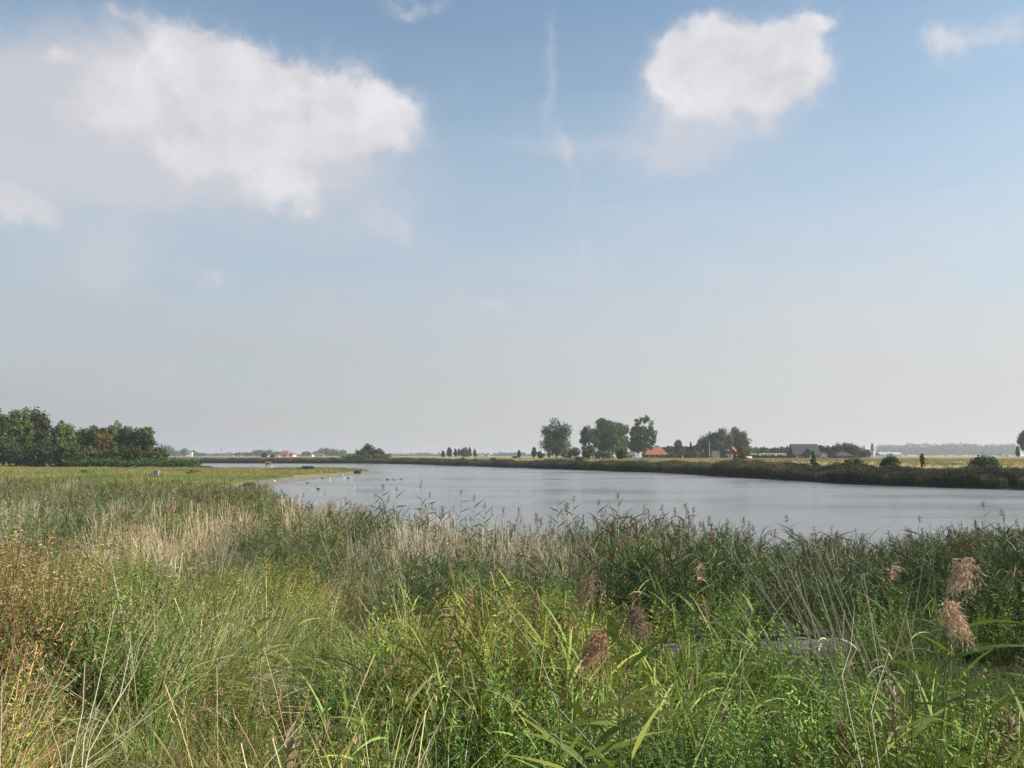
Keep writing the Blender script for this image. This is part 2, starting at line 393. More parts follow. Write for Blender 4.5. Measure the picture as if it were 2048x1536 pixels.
def build_water():
    m, q, out = newmat('river_water')
    oc = q.new('ShaderNodeTexCoord').outputs['Object']
    w1 = q.noise(q.v('MULTIPLY', oc, (0.35, 1.3, 1)), 1.0, 6, 0.62, 0.4)
    w2 = q.noise(q.v('MULTIPLY', oc, (0.7, 1.2, 1)), 6.0, 3, 0.5)
    w3 = q.noise(q.v('MULTIPLY', oc, (0.02, 0.06, 1)), 1.0, 3, 0.5)
    gust = q.ss(w3, .35, .65, .45, 1.5)
    h = q.m('MULTIPLY', q.m('ADD', w1, q.m('MULTIPLY', w2, .25)), gust)
    b = q.new('ShaderNodeBump'); b.inputs['Strength'].default_value = 1.0; b.inputs['Distance'].default_value = 0.13; q.put(b.inputs['Height'], h)
    p = q.new('ShaderNodeBsdfPrincipled'); p.inputs['Base Color'].default_value = (0.19, 0.19, 0.188, 1)
    q.put(p.inputs['Roughness'], q.ss(w3, .3, .7, .05, .3)); p.inputs['IOR'].default_value = 1.33
    q.nt.links.new(b.outputs[0], p.inputs['Normal']); q.nt.links.new(p.outputs[0], out.inputs[0])
    mb = MB(); mb.poly([(-260, 10, 0), (160, 10, 0), (160, 480, 0), (-260, 480, 0)], [(0, 1, 2, 3)])
    mb.poly([(-260, -90, 0), (160, -90, 0), (160, 10, 0), (-260, 10, 0)], [(0, 1, 2, 3)])
    tag(mb.build('water', m), kind='structure')
build_water()

# ------------------------------------------------------------------ scatter (stuff only)
def scatter(name, protos, P, rot, scl, idx, tint, label, cat):
    col = bpy.data.collections.new(name + '_kinds')
    for o in protos: col.objects.link(o)
    me = bpy.data.meshes.new(name); n = len(P)
    me.vertices.add(n); me.vertices.foreach_set('co', np.asarray(P, dtype=np.float32).ravel())
    a = me.attributes.new('rot', 'FLOAT_VECTOR', 'POINT'); a.data.foreach_set('vector', np.asarray(rot, dtype=np.float32).ravel())
    a = me.attributes.new('scl', 'FLOAT', 'POINT'); a.data.foreach_set('value', np.asarray(scl, dtype=np.float32))
    a = me.attributes.new('idx', 'INT', 'POINT'); a.data.foreach_set('value', np.asarray(idx, dtype=np.int32))
    a = me.attributes.new('tint', 'FLOAT_COLOR', 'POINT'); t = np.ones((n, 4), dtype=np.float32); t[:, :3] = tint; a.data.foreach_set('color', t.ravel())
    o = bpy.data.objects.new(name, me); link(o)
    ng = bpy.data.node_groups.new(name, 'GeometryNodeTree')
    ng.interface.new_socket('Geometry', in_out='INPUT', socket_type='NodeSocketGeometry')
    ng.interface.new_socket('Geometry', in_out='OUTPUT', socket_type='NodeSocketGeometry')
    N = ng.nodes; L = ng.links
    gi = N.new('NodeGroupInput'); go = N.new('NodeGroupOutput')
    ci = N.new('GeometryNodeCollectionInfo'); ci.inputs['Collection'].default_value = col
    ci.inputs['Separate Children'].default_value = True; ci.inputs['Reset Children'].default_value = True
    ip = N.new('GeometryNodeInstanceOnPoints'); ip.inputs['Pick Instance'].default_value = True
    def na(nm, ty):
        k = N.new('GeometryNodeInputNamedAttribute'); k.data_type = ty; k.inputs[0].default_value = nm; return k.outputs[0]
    L.new(gi.outputs[0], ip.inputs['Points']); L.new(ci.outputs[0], ip.inputs['Instance'])
    L.new(na('idx', 'INT'), ip.inputs['Instance Index'])
    e2r = N.new('FunctionNodeEulerToRotation'); L.new(na('rot', 'FLOAT_VECTOR'), e2r.inputs[0]); L.new(e2r.outputs[0], ip.inputs['Rotation'])
    L.new(na('scl', 'FLOAT'), ip.inputs['Scale']); L.new(ip.outputs[0], go.inputs[0])
    md = o.modifiers.new('scatter', 'NODES'); md.node_group = ng
    tag(o, label, cat, kind='stuff'); return o

def jc(c, v=0.15, rnd=random):
    k = 1 + rnd.uniform(-v, v); return (c[0] * k * (1 + rnd.uniform(-v, v) * .5), c[1] * k, c[2] * k * (1 + rnd.uniform(-v, v) * .5))

REED_G = [(0.085, 0.145, 0.050), (0.10, 0.165, 0.066), (0.070, 0.125, 0.046), (0.14, 0.18, 0.055)]
STRAW = [(0.54, 0.48, 0.36), (0.47, 0.41, 0.30), (0.62, 0.57, 0.44), (0.38, 0.31, 0.21)]
PLUME = [(0.22, 0.145, 0.105), (0.17, 0.11, 0.085), (0.27, 0.18, 0.12)]
def plume(mb, p, d, size, cols, n=26, lean=None):
    p = Vector(p); d = Vector(d).normalized(); lean = Vector(lean or (random.uniform(-1, 1), random.uniform(-1, 1), 0)).normalized()
    for i in range(n):
        t = i / n; q = p + d * size * t * 0.8
        dd = (d * (0.5 + t * 0.4) + lean * 0.55 + Vector((random.gauss(0, .28), random.gauss(0, .28), random.gauss(0, .2)))).normalized()
        mb.ribbon(q, dd, size * (0.5 - 0.2 * t) * random.uniform(.7, 1.1), size * 0.045, 7.0 / size * .4, 3, jc(random.choice(cols), .2), tip=.5, base=.5)
def reed_stalk(mb, x, y, h, lean, green=True, leaves=9, pl=0.4, r=0.006, cols=None, lw=0.024, ll=0.42):
    d = Vector((lean[0], lean[1], 1)).normalized()
    p = Vector((x, y, -0.05)); bend = Vector((lean[0] * .35, lean[1] * .35, 0)); c = jc(random.choice(cols or (REED_G if green else STRAW)), .15)
    seg = 6; st = h / seg; pts = [p.copy()]
    for i in range(seg): p = p + d * st; pts.append(p.copy()); d = (d + bend * st).normalized()
    mb.tube(pts, [r * (1 - .6 * i / seg) for i in range(seg + 1)], c, 3, False)
    if leaves:
        for i in range(leaves):
            t = 0.25 + 0.72 * (i + random.random() * .6) / leaves; k = min(int(t * seg), seg - 1)
            q = pts[k].lerp(pts[k + 1], t * seg - k); a = random.uniform(0, 6.283)
            up = random.uniform(.5, 1.5)
            dd = Vector((math.cos(a) + .5, math.sin(a) * .8, up))
            lc = jc(random.choice(cols or (REED_G if green else STRAW)), .2)
            if random.random() < .08: lc = jc((0.30, 0.25, 0.08), .2)
            mb.ribbon(q, dd, ll * random.uniform(.6, 1.15), lw * random.uniform(.7, 1.2), random.uniform(1.2, 3.6), 4, lc, base=.5)
    if random.random() < pl: plume(mb, pts[-1], d, random.uniform(.2, .3), PLUME, 22, (.7, random.uniform(-.5, .5), 0))
    return pts[-1], d
def proto(fn, name, n, seed, mat=None):
    out = []
    for i in range(n):
        random.seed(seed + i); mb = MB(); fn(mb); out.append(mb.build('%s_kind' % name, mat or M_LI, linked=False))
    # names sort with Blender's own suffix
    return out
def f_reed_green(mb):
    for _ in range(7): reed_stalk(mb, random.gauss(0, .16), random.gauss(0, .16), random.uniform(1.45, 2.0), (random.gauss(.04, .07), random.gauss(0, .07)), True, 11, .15)
def f_reed_dry(mb):
    lx, ly = random.gauss(.05, .16), random.gauss(0, .12)
    for _ in range(15):
        reed_stalk(mb, random.gauss(0, .15), random.gauss(0, .15), random.uniform(1.0, 1.95), (lx + random.gauss(0, .13), ly + random.gauss(0, .1)), False, random.choice([0, 0, 1]), .05, 0.009)
def f_reed_mixed(mb):
    for _ in range(5): reed_stalk(mb, random.gauss(0, .18), random.gauss(0, .18), random.uniform(1.3, 1.9), (random.gauss(.04, .08), random.gauss(0, .08)), True, 9, .3)
    for _ in range(9): reed_stalk(mb, random.gauss(0, .18), random.gauss(0, .18), random.uniform(.9, 1.6), (random.gauss(0, .15), random.gauss(0, .1)), False, 1, .06, 0.008)
def f_reed_far(mb):
    for _ in range(42):
        x, y = random.gauss(0, .42), random.gauss(0, .42); h = random.uniform(1.35, 2.1); c = jc(random.choice([(0.028,0.044,0.014),(0.020,0.034,0.011),(0.040,0.050,0.018),(0.065,0.058,0.028)]), .25)
        mb.ribbon((x, y, -.1), (random.gauss(.05, .1), random.gauss(0, .1), 1), h, .035, .05, 2, c, tip=.5)
        for _k in range(3):
            a = random.uniform(0, 6.28); z = random.uniform(.35, .9) * h
            mb.ribbon((x, y, z), (math.cos(a), math.sin(a), random.uniform(.4, 1.4)), .42, .05, 2.0, 2, jc(c, .2))
        if random.random() < .33:
            for _k in range(3): mb.ribbon((x, y, h - .15), (random.gauss(.4, .4), random.gauss(0, .4), .8), .32, .07, 2.5, 2, jc(random.choice([(0.11,0.078,0.05),(0.08,0.06,0.04),(0.15,0.11,0.07)]), .2), tip=.4)
GR = [(0.23, 0.29, 0.06), (0.16, 0.23, 0.047), (0.33, 0.35, 0.09), (0.12, 0.18, 0.035)]
def f_grass(mb, n=95, cols=GR, dry=.15, h=(.3, .68), w=.0062, sp=.13, dr=(1.2, 4.0)):
    for _ in range(n):
        a = random.uniform(0, 6.28); r = abs(random.gauss(0, sp)); L = random.uniform(*h)
        c = jc(random.choice(STRAW if random.random() < dry else cols), .22)
        mb.ribbon((math.cos(a) * r, math.sin(a) * r, -.03), (math.cos(a) * random.uniform(.1, .6) + .12, math.sin(a) * random.uniform(.1, .6), 1), L, w * random.uniform(.6, 1.3), random.uniform(*dr), 5, c, base=.7)
TAN = [(0.50, 0.40, 0.23), (0.42, 0.32, 0.17), (0.58, 0.48, 0.31), (0.34, 0.24, 0.13)]
def f_grass_dry(mb):
    f_grass(mb, 60, TAN, 0, (.35, .9), .005, .13, (.8, 4.0))
    f_grass(mb, 46, GR, .1, (.2, .55), .006, .14)
    for _ in range(5):
        a = random.uniform(0, 6.28); p, d = mb.ribbon((0, 0, 0), (math.cos(a) * .3, math.sin(a) * .3, 1), random.uniform(.6, .95), .005, .7, 5, jc(TAN[0], .2), tip=.8)
        for _k in range(10): mb.ribbon(p - d * random.uniform(0, .14), (d.x + random.gauss(0, .5), d.y + random.gauss(0, .5), d.z + .2), .032, .0045, 4, 2, jc((0.36, 0.26, 0.15), .2))
def f_rank(mb):
    f_grass(mb, 70, [(0.20, 0.235, 0.055), (0.15, 0.20, 0.04), (0.27, 0.26, 0.075)],   .2, (.45, .9), .009, .15, (1.2, 3.4))
def leafy(mb, cols, n=9, h=(.5, .95), ls=.055, lw=.016, step=.045, top=None, stem=(0.13, 0.13, 0.05), branch=0):
    for _ in range(n):
        a = random.uniform(0, 6.28); r = abs(random.gauss(0, .12)); H = random.uniform(*h)
        p = Vector((math.cos(a) * r, math.sin(a) * r, -.02)); d = Vector((math.cos(a) * .22, math.sin(a) * .22, 1)).normalized()
        pts = [p.copy()]; ns = 7
        for i in range(ns): p = p + d * H / ns; d = (d + Vector((random.gauss(0, .05), random.gauss(0, .05), .02))).normalized(); pts.append(p.copy())
        mb.tube(pts, [.0045 * (1 - .7 * i / ns) for i in range(ns + 1)], jc(stem, .2), 3, False)
        k = int(H / step)
        for i in range(k):
            t = .15 + .85 * i / k; j = min(int(t * ns), ns - 1); q = pts[j].lerp(pts[j + 1], t * ns - j)
            b = i * 2.4 + random.uniform(-.4, .4); c = jc(random.choice(cols), .2); sc = (1.15 - .6 * t)
            for s_ in (0, math.pi):
                mb.ribbon(q, (math.cos(b + s_), math.sin(b + s_), random.uniform(.15, .9)), ls * sc * random.uniform(.7, 1.3), lw * sc, 9.0, 3, c, base=.35, side=(-math.sin(b + s_), math.cos(b + s_), random.gauss(0, .3)))
        if top:
            for _k in range(22):
                q = pts[-1] + Vector((random.gauss(0, .035), random.gauss(0, .035), random.uniform(-.2, .04)))
                mb.ribbon(q, (random.gauss(0, 1), random.gauss(0, 1), random.uniform(0, 1)), .02, .007, 3, 2, jc(random.choice(top), .2), base=.8)
HG = [(0.16, 0.25, 0.045), (0.12, 0.20, 0.035), (0.21, 0.29, 0.055)]
def f_herb(mb): leafy(mb, HG, 12, (.4, .85), .055, .015, .034)
def f_herb_low(mb): leafy(mb, [(0.11, 0.21, 0.034), (0.15, 0.25, 0.043)], 15, (.2, .5), .042, .017, .025)
def f_herb_rust(mb): leafy(mb, [(0.20, 0.15, 0.045), (0.16, 0.22, 0.05), (0.17, 0.22, 0.05), (0.23, 0.12, 0.055), (0.22, 0.23, 0.06)], 13, (.7, 1.15), .034, .0095, .022, [(0.20, 0.105, 0.06), (0.26, 0.19, 0.07)], (0.14, 0.07, 0.045))
def f_herb_yellow(mb): leafy(mb, [(0.20, 0.20, 0.045), (0.15, 0.19, 0.04)], 12, (.5, .95), .042, .011, .026, [(0.30, 0.26, 0.06), (0.30, 0.20, 0.06)])
def f_longleaf(mb):
    for _ in range(5): reed_stalk(mb, random.gauss(0, .12), random.gauss(0, .12), random.uniform(.45, .95), (random.gauss(.03, .2), random.gauss(0, .2)), True, 8, .06, .005, [(0.19, 0.235, 0.05), (0.14, 0.20, 0.04), (0.27, 0.27, 0.07)], .015, .29)

P_RG = proto(f_reed_green, 'reed', 6, 100); P_RD = proto(f_reed_dry, 'reed', 5, 200); P_RM = proto(f_reed_mixed, 'reed', 4, 300)
def order(objs):
    for i, o in enumerate(objs): o.name = 'kind_%03d' % i; o.data.name = 'kind'
    return objs

def sample_grid(x0, x1, y0, y1, step, rng):
    nx = int((x1 - x0) / step); ny = int((y1 - y0) / step)
    X, Y = np.meshgrid(np.linspace(x0, x1, nx), np.linspace(y0, y1, ny)); X = X.ravel(); Y = Y.ravel()
    return X + rng.uniform(-.6, .6, X.shape) * step, Y + rng.uniform(-.6, .6, X.shape) * step
def inview(X, Y, m=1.5): return (np.abs(X) < (Y + 2) * 0.66 + m) & (Y > 1.0)
def rots(n, rng, tilt=.08): return np.stack([rng.normal(0, tilt, n), rng.normal(0, tilt, n), rng.uniform(-.5, .5, n) if False else rng.uniform(0, 6.283, n)], 1)

REED_NEAR = [(-70, 27), (-30, 27), (-11.3, 24), (-7.5, 21), (-4.8, 17.5), (-2.6, 14.8), (-1.3, 13.4), (.2, 12.6), (2, 12.4), (4.9, 12.2), (6.7, 11.0), (10, 9.5), (16, 8)]
REEDBED = np.array(REED_NEAR + [(30, 10), (26, 25.5)] + near_shore[13:14] + near_shore[12::-1][:] + [(-22, 60), (-40, 58), (-80, 58)], dtype=float)
BOARD = [(.8, 9.7), (3.6, 10.5), (5.3, 11.4), (4.9, 12.3), (3.4, 11.7), (.8, 10.8)]   # plank walk footprint (world metres)
def build_reedbed():
    rng = np.random.default_rng(11)
    sets = []
    for (y0, y1, st) in ((8, 17, .34), (17, 28, .38), (28, 62, .52)):
        X, Y = sample_grid(-60, 26, y0, y1, st, rng)
        k = inside(X, Y, REEDBED) & inview(X, Y, 3) & (Y >= y0) & (Y < y1); sets.append((X[k], Y[k]))
    X = np.concatenate([s[0] for s in sets]); Y = np.concatenate([s[1] for s in sets])
    # a thin fringe standing in the shallow water breaks the outline
    k = rng.random(len(X)) < 0.93; X = X[k]; Y = Y[k]
    Z, D, ins = ground_np(X, Y)
    near_edge = segdist(X, Y, seglist(REED_NEAR))
    n = len(X); dry = .55 * fbm(X * 1.3 + 7, Y * .6, 3.4, 3) + .45 * fbm(X * 1.3 + 47, Y, 1.1, 2)
    zone = np.where(X / Y < 0.25, .14, -.07) + .05 * (near_edge > 2) * (near_edge < 9) + np.where(Y > 27, -.07, -.015) - .05 * (X / Y < -.22)
    dn = dry + zone + rng.uniform(-.13, .13, n)
    idx = np.where(dn > .63, 6 + rng.integers(0, 5, n), np.where(dn > .50, 11 + rng.integers(0, 4, n), rng.integers(0, 6, n)))
    idx = np.where((near_edge < 1.3) & (X > -2) & (idx > 5) & (idx < 11), rng.integers(0, 6, n), idx)
    scl = rng.uniform(.8, 1.12, n) * (0.86 + .3 * fbm(X, Y, 6, 2))
    scl *= np.where(X / Y < .12, np.interp(near_edge, [0, 1.5, 4.5], [.55, .68, 1.0]), np.interp(near_edge, [0, 2.5], [.72, 1.0]))
    scl *= np.interp(X / Y, [-.7, -.3, -.1, .2, .3, .45, .65], [.98, 1.03, 1.14, 1.10, .92, .88, .97])
    tn = fbm(X + 33, Y * .6, 5, 3)[:, None]
    tint = np.where(tn > .52, np.array([[1.04, 1.03, .94]]), np.array([[.88, .94, .98]])) * np.interp(X / Y, [.0, .15, .5], [1.0, .95, .86])[:, None] * np.array([[1.08, 1.0, .9]]) * rng.uniform(.85, 1.15, (n, 1))  # reeds get darker towards the right, shade painted into their tint
    print('reeds', n)
    scatter('reed_bed', order(P_RG + P_RD + P_RM), np.stack([X, Y, Z], 1), rots(n, rng, .06), scl, idx, tint,
            'dense bed of green and straw coloured reeds between the grassy bank and the river', 'reeds')
build_reedbed()

def build_fore():
    rng = np.random.default_rng(21)
    pr = []
    ranges = {}
    def addp(key, fn, n, seed):
        ranges[key] = (len(pr), n); pr.extend(proto(fn, 'x', n, seed))
    addp('grass', f_grass, 6, 1000); addp('dry', f_grass_dry, 6, 1100); addp('rank', f_rank, 4, 1200); addp('herb', f_herb, 5, 1300)
    addp('low', f_herb_low, 4, 1400); addp('rust', f_herb_rust, 4, 1500); addp('yel', f_herb_yellow, 4, 1600); addp('long', f_longleaf, 5, 1700)
    sets = []
    for (y0, y1, st) in ((1.6, 5, .105), (5, 9, .145), (9, 14, .21), (14, 27, .30)):
        X, Y = sample_grid(-22, 13, y0, y1, st, rng); k = inview(X, Y) & (Y >= y0) & (Y < y1); sets.append((X[k], Y[k]))
    X = np.concatenate([s[0] for s in sets]); Y = np.concatenate([s[1] for s in sets])
    ed = segdist(X, Y, seglist(REED_NEAR)); k = (~inside(X, Y, REEDBED)) | (ed < .7); X, Y = X[k], Y[k]
    k = ~inside(X, Y, np.array(BOARD, dtype=float)); X, Y = X[k], Y[k]
    # keep the sight line to the plank walk a little open
    open_ = (X > .7) & (X < 5.3) & (Y > 7.8) & (Y < 11.4) & (X / Y < .40)
    Z, D, ins = ground_np(X, Y); n = len(X); s = X / Y
    keys = ['grass', 'dry', 'rank', 'herb', 'low', 'rust', 'yel', 'long']
    def gk(x, c, w): return np.exp(-((x - c) / w) ** 2)
    pd = fbm(X, Y, 1.7, 3); pe = fbm(X + 50, Y - 20, 1.3, 3); pf = fbm(X - 70, Y + 20, 1.5, 3)
    Wt = np.stack([
        0.9 + 0 * X,                                                        # grass
        2.2 * smst(-.18, -.5, s) * smst(5.4, 3.4, Y) + .9 * smst(.48, .62, pd) * (s < .1),            # dry
        1.2 * smst(.45, .6, pe) * (s > -.5) + .6 * (Y > 6) * (s < 0),       # rank grass
        0.7 + 1.8 * (s > -.02) * smst(.35, .55, pf) + 1.0 * (Y > 11),       # herb
        0.5 + 1.8 * (s > -.05) * (Y < 9) + .9 * smst(.5, .65, pf),          # low
        2.2 * smst(-.50, -.62, s) * smst(5.2, 6.6, Y) * smst(14, 11, Y) + .5 * smst(.58, .68, pf) * (s < .05),   # rust
        0.7 * gk(s, -.22, .16) * smst(6, 8, Y) * smst(.4, .6, pd) + .15,      # yellow
        (2.6 * (Y < 5.5) + 1.2) * (s > -.06) * (Y < 8) * smst(.42, .6, pe) + .8 * (Y > 8.5) * (s > -.15) + .3 * (s > -.3),   # long leaf
    ], 1)
    Wt = Wt / Wt.sum(1, keepdims=True); cw = Wt.cumsum(1); u = rng.random((n, 1)); kk = (u > cw).sum(1).clip(0, 7)
    st = np.array([ranges[k_][0] for k_ in keys]); cnt = np.array([ranges[k_][1] for k_ in keys])
    idx = st[kk] + (rng.random(n) * cnt[kk]).astype(int)
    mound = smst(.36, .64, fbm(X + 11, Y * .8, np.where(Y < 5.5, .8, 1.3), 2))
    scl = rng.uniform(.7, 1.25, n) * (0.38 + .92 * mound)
    scl *= np.where(open_, .34, 1) * np.interp(Y, [1.6, 3, 6], [.5, .7, .93])
    scl *= np.where((s < -.42) & (Y > 6) & (Y < 12), 1.12, 1)
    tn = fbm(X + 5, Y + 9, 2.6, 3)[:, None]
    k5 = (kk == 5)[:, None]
    tint = (np.array([[1.1, 1.0, .85]]) * (tn > .5) + np.array([[.92, 1.0, .95]]) * (tn <= .5)) * rng.uniform(.6, 1.35, (n, 1)) * (.62 + .55 * mound[:, None]) * (1.12 - .35 * smst(.5, .66, fbm(X - 9, Y + 31, 1.9, 3))[:, None])  # low spots and noise patches darkened: shade between clumps put into the tint
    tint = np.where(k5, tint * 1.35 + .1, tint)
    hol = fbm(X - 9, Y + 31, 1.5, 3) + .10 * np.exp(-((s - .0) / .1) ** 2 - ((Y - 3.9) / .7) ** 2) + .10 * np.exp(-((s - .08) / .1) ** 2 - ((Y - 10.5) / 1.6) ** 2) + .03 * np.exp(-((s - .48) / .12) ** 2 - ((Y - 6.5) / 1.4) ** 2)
    keep = (hol < .60) | (rng.random(n) < .38)
    X, Y, Z, scl, idx, tint = X[keep], Y[keep], Z[keep], scl[keep], idx[keep], tint[keep]; n = len(X)
    print('fore', n)
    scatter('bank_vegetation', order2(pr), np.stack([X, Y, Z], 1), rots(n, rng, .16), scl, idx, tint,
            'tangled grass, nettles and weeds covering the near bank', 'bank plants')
def order2(objs):
    for i, o in enumerate(objs): o.name = 'kind_%03d' % (100 + i)
    return objs
build_fore()

def build_far_reeds():
    rng = np.random.default_rng(31); pr = proto(f_reed_far, 'x', 6, 2000)
    for i, o in enumerate(pr): o.name = 'kind_%03d' % (200 + i)
    pts = []
    S = seglist(far_shore)
    for x0, y0, x1, y1 in S:
        L = math.hypot(x1 - x0, y1 - y0); nx, ny = (y1 - y0) / L, -(x1 - x0) / L   # to the right of travel = landward?
        mid = ((x0 + x1) / 2, (y0 + y1) / 2); dist = math.hypot(*mid)
        if inside(np.array([mid[0] + nx * 2]), np.array([mid[1] + ny * 2]), POLY)[0]: nx, ny = -nx, -ny
        dens = 2.6 if dist < 260 else 1.6
        k = int(L * 11 * dens)
        t = rng.random(k); w = rng.beta(1.1, 1.5, k) * 11.5 - .3
        pts.append(np.stack([x0 + (x1 - x0) * t + nx * w, y0 + (y1 - y0) * t + ny * w], 1))
    # reed tongue on the left of the back channel
    S2 = [(-84, 229, -140, 350)]
    P = np.vstack(pts)
    X2 = rng.uniform(-112, -84, 1800); Y2 = rng.uniform(232, 262, 1800)
    k = ~inside(X2, Y2, POLY); P = np.vstack([P, np.stack([X2[k], Y2[k]], 1)])
    X, Y = P[:, 0], P[:, 1]; k = inview(X, Y, 20); X, Y = X[k], Y[k]
    Z, D, ins = ground_np(X, Y); n = len(X); Z = np.maximum(Z, -.1)
    w = D[2]
    scl = rng.uniform(.75, 1.15, n) * np.interp(w, [0, 4, 8, 11], [1.0, .92, .58, .35]) * np.interp(X / Y, [.4, .6], [1, .85]) * (.45 + 1.05 * fbm(X, Y, 6, 3))
    tn = fbm(X + 5, Y + 9, 7, 3)[:, None]
    tint = np.where(tn > .55, np.array([[1.5, 1.45, 1.15]]), np.array([[.75, 1.0, .85]])) * rng.uniform(.6, 1.35, (n, 1))
    tint = tint * (1 + .4 * smst(5, 9, w)[:, None] * np.array([[1, .8, .6]]))
    print('far reeds', n)
    scatter('far_reed_fringe', pr, np.stack([X, Y, Z], 1), rots(n, rng, .07), scl, rng.integers(0, 6, n), tint,
            'dark reed fringe with brown tops lining the far bank of the river', 'reeds')
build_far_reeds()

def f_tuft(mb):
    for _ in range(40):
        mb.ribbon((random.gauss(0, .35), random.gauss(0, .35), -.03), (random.gauss(.1, .3), random.gauss(0, .3), 1), random.uniform(.25, .6), .045, 1.2, 2, jc(random.choice([(0.16, 0.19, 0.05), (0.22, 0.22, 0.075), (0.32, 0.27, 0.12), (0.12, 0.16, 0.04)]), .2))
def build_meadow():
    rng = np.random.default_rng(41); pr = proto(f_tuft, 'x', 5, 2500)
    for i, o in enumerate(pr): o.name = 'kind_%03d' % (300 + i)
    X = rng.uniform(-175, 5, 26000); Y = 55 + 215 * rng.beta(.9, 1.3, 26000); k = inview(X, Y, 5) & (~inside(X, Y, POLY)) & (~inside(X, Y, REEDBED)); X, Y = X[k], Y[k]
    Z, D, ins = ground_np(X, Y); k = (D[1] > 4.4) & (D[2] > 20); X, Y, Z = X[k], Y[k], Z[k]; n = len(X)
    n1 = fbm(X, Y * 0.35, 9)[:, None]
    tint = np.where(n1 > .5, np.array([[1.25, 1.08, 1.0]]), np.array([[.78, .95, .7]])) * rng.uniform(.85, 1.15, (n, 1))
    scl = rng.uniform(.5, 1.1, n) * np.where(fbm(X, Y, 14, 3) > .55, 1.3, .7)
    print('meadow', n)
    scatter('meadow_grass', pr, np.stack([X, Y, Z], 1), rots(n, rng, .1), scl, rng.integers(0, 5, n), tint,
            'patchy green and yellow grass over the flat meadow beside the wood', 'grass')
    # straw field beyond the far bank
    X = rng.uniform(-120, 260, 40000); Y = rng.uniform(95, 420, 40000); k = inview(X, Y, 5) & (~inside(X, Y, POLY)); X, Y = X[k], Y[k]
    Z, D, ins = ground_np(X, Y); k = (D[2] > 10) & (D[2] < D[1]) & (D[2] < D[0]) & (D[2] < 120); X, Y, Z = X[k], Y[k], Z[k]; n = len(X)
    tint = np.where(fbm(X, Y * .3, 16, 3)[:, None] > .5, np.array([[1.35, 1.08, 1.0]]), np.array([[1.8, 1.35, 1.3]])) * rng.uniform(.75, 1.15, (n, 1)) 
    pr2 = proto(f_tuft, 'x', 4, 2600)
    for i, o in enumerate(pr2): o.name = 'kind_%03d' % (400 + i)
    scatter('field_stubble', pr2, np.stack([X, Y, Z], 1), rots(n, rng, .1), rng.uniform(.4, .8, n), rng.integers(0, 4, n), tint,
            'golden dry grass over the flat field behind the far reed fringe', 'dry grass')
build_meadow()

# ------------------------------------------------------------------ trees
DK = (0.040, 0.060, 0.024); MID = (0.058, 0.085, 0.028); YG = (0.095, 0.12, 0.035); RUST = (0.10, 0.075, 0.028)
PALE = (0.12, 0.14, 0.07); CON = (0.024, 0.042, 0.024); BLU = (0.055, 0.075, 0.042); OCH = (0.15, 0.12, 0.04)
def crown_arrays(rng, w, h, shape, leaf, nl, colr, gaps=1.0, z0=0.0):
    """leaf clumps spread through a crown of width w, height h standing on z0"""
    nlobe = {'round': 62, 'tall': 60, 'cone': 70, 'poplar': 34, 'bush': 40, 'dome': 52, 'open': 90, 'willow': 50}[shape] + 14
    u = rng.normal(size=(nlobe, 3)); u /= np.linalg.norm(u, axis=1)[:, None]
    if shape in ('round', 'tall', 'dome', 'bush', 'willow', 'open'): u /= ((np.abs(u) ** 2.5).sum(1) ** (1 / 2.5))[:, None]
    rr = (rng.uniform(.05, 1, nlobe) ** .42)[:, None] * .80; c = u * rr
    zz = (c[:, 2] + 1) / 2
    if shape == 'cone': pr = (1 - zz) * 1.05 + .08; c[:, :2] *= (pr / np.sqrt(1 - .9 * c[:, 2] ** 2).clip(.3))[:, None]
    elif shape == 'poplar': pr = np.sin(np.clip(zz * .85 + .15, 0, 1) * math.pi) ** .5; c[:, :2] *= pr[:, None]
    elif shape == 'bush' or shape == 'dome': c[:, 2] = c[:, 2] * .7 - .15
    elif shape == 'tall': c[:, :2] *= (0.75 + .35 * (1 - np.abs(zz - .55) * 2))[:, None]
    lr = {'round': .30, 'tall': .27, 'cone': .20, 'poplar': .34, 'bush': .38, 'dome': .34, 'open': .15, 'willow': .32}[shape] * rng.uniform(.7, 1.25, nlobe)
    if shape == 'cone': lr *= (1.25 - zz)
    lobe = rng.integers(0, nlobe, nl)
    v = rng.normal(size=(nl, 3)); v /= np.linalg.norm(v, axis=1)[:, None]
    rad = np.abs(rng.normal(.74, .21, nl))
    p = c[lobe] + v * (lr[lobe] * rad)[:, None] * np.array([[1, 1, min(1.4, w / h * 1.1)]])
    p[:, 2] = np.maximum(p[:, 2], -1.0 - .0 * rng.random(nl))
    P = np.stack([p[:, 0] * w / 2, p[:, 1] * w / 2, (p[:, 2] + 1) / 2 * h + z0], 1)
    nrm = v * .8 + rng.normal(size=(nl, 3)) * .55 + np.array([[0, 0, .25]]); nrm /= np.linalg.norm(nrm, axis=1)[:, None]
    a = np.cross(nrm, rng.normal(size=(nl, 3))); a /= np.linalg.norm(a, axis=1)[:, None]; b = np.cross(nrm, a)
    if shape == 'willow': a = a * .5 + np.array([[0, 0, .9]])
    s1 = leaf * rng.uniform(.55, 1.3, nl)[:, None]; s2 = s1 * rng.uniform(.45, .75, nl)[:, None]
    V = np.stack([P - a * s1, P - b * s2, P + a * s1, P + b * s2], 1).reshape(-1, 3)
    lc = rng.uniform(.76, 1.25, nlobe); hue = rng.normal(0, .10, nlobe)
    k = (lc[lobe] * rng.uniform(.72, 1.28, nl))[:, None]
    C = np.array([colr]) * k * np.array([[1.22, 1.22, .95]]) * np.stack([1 + hue[lobe], np.ones(nl), 1 - hue[lobe]], 1)
    return V, np.repeat(C, 4, 0)
_crowns = {}
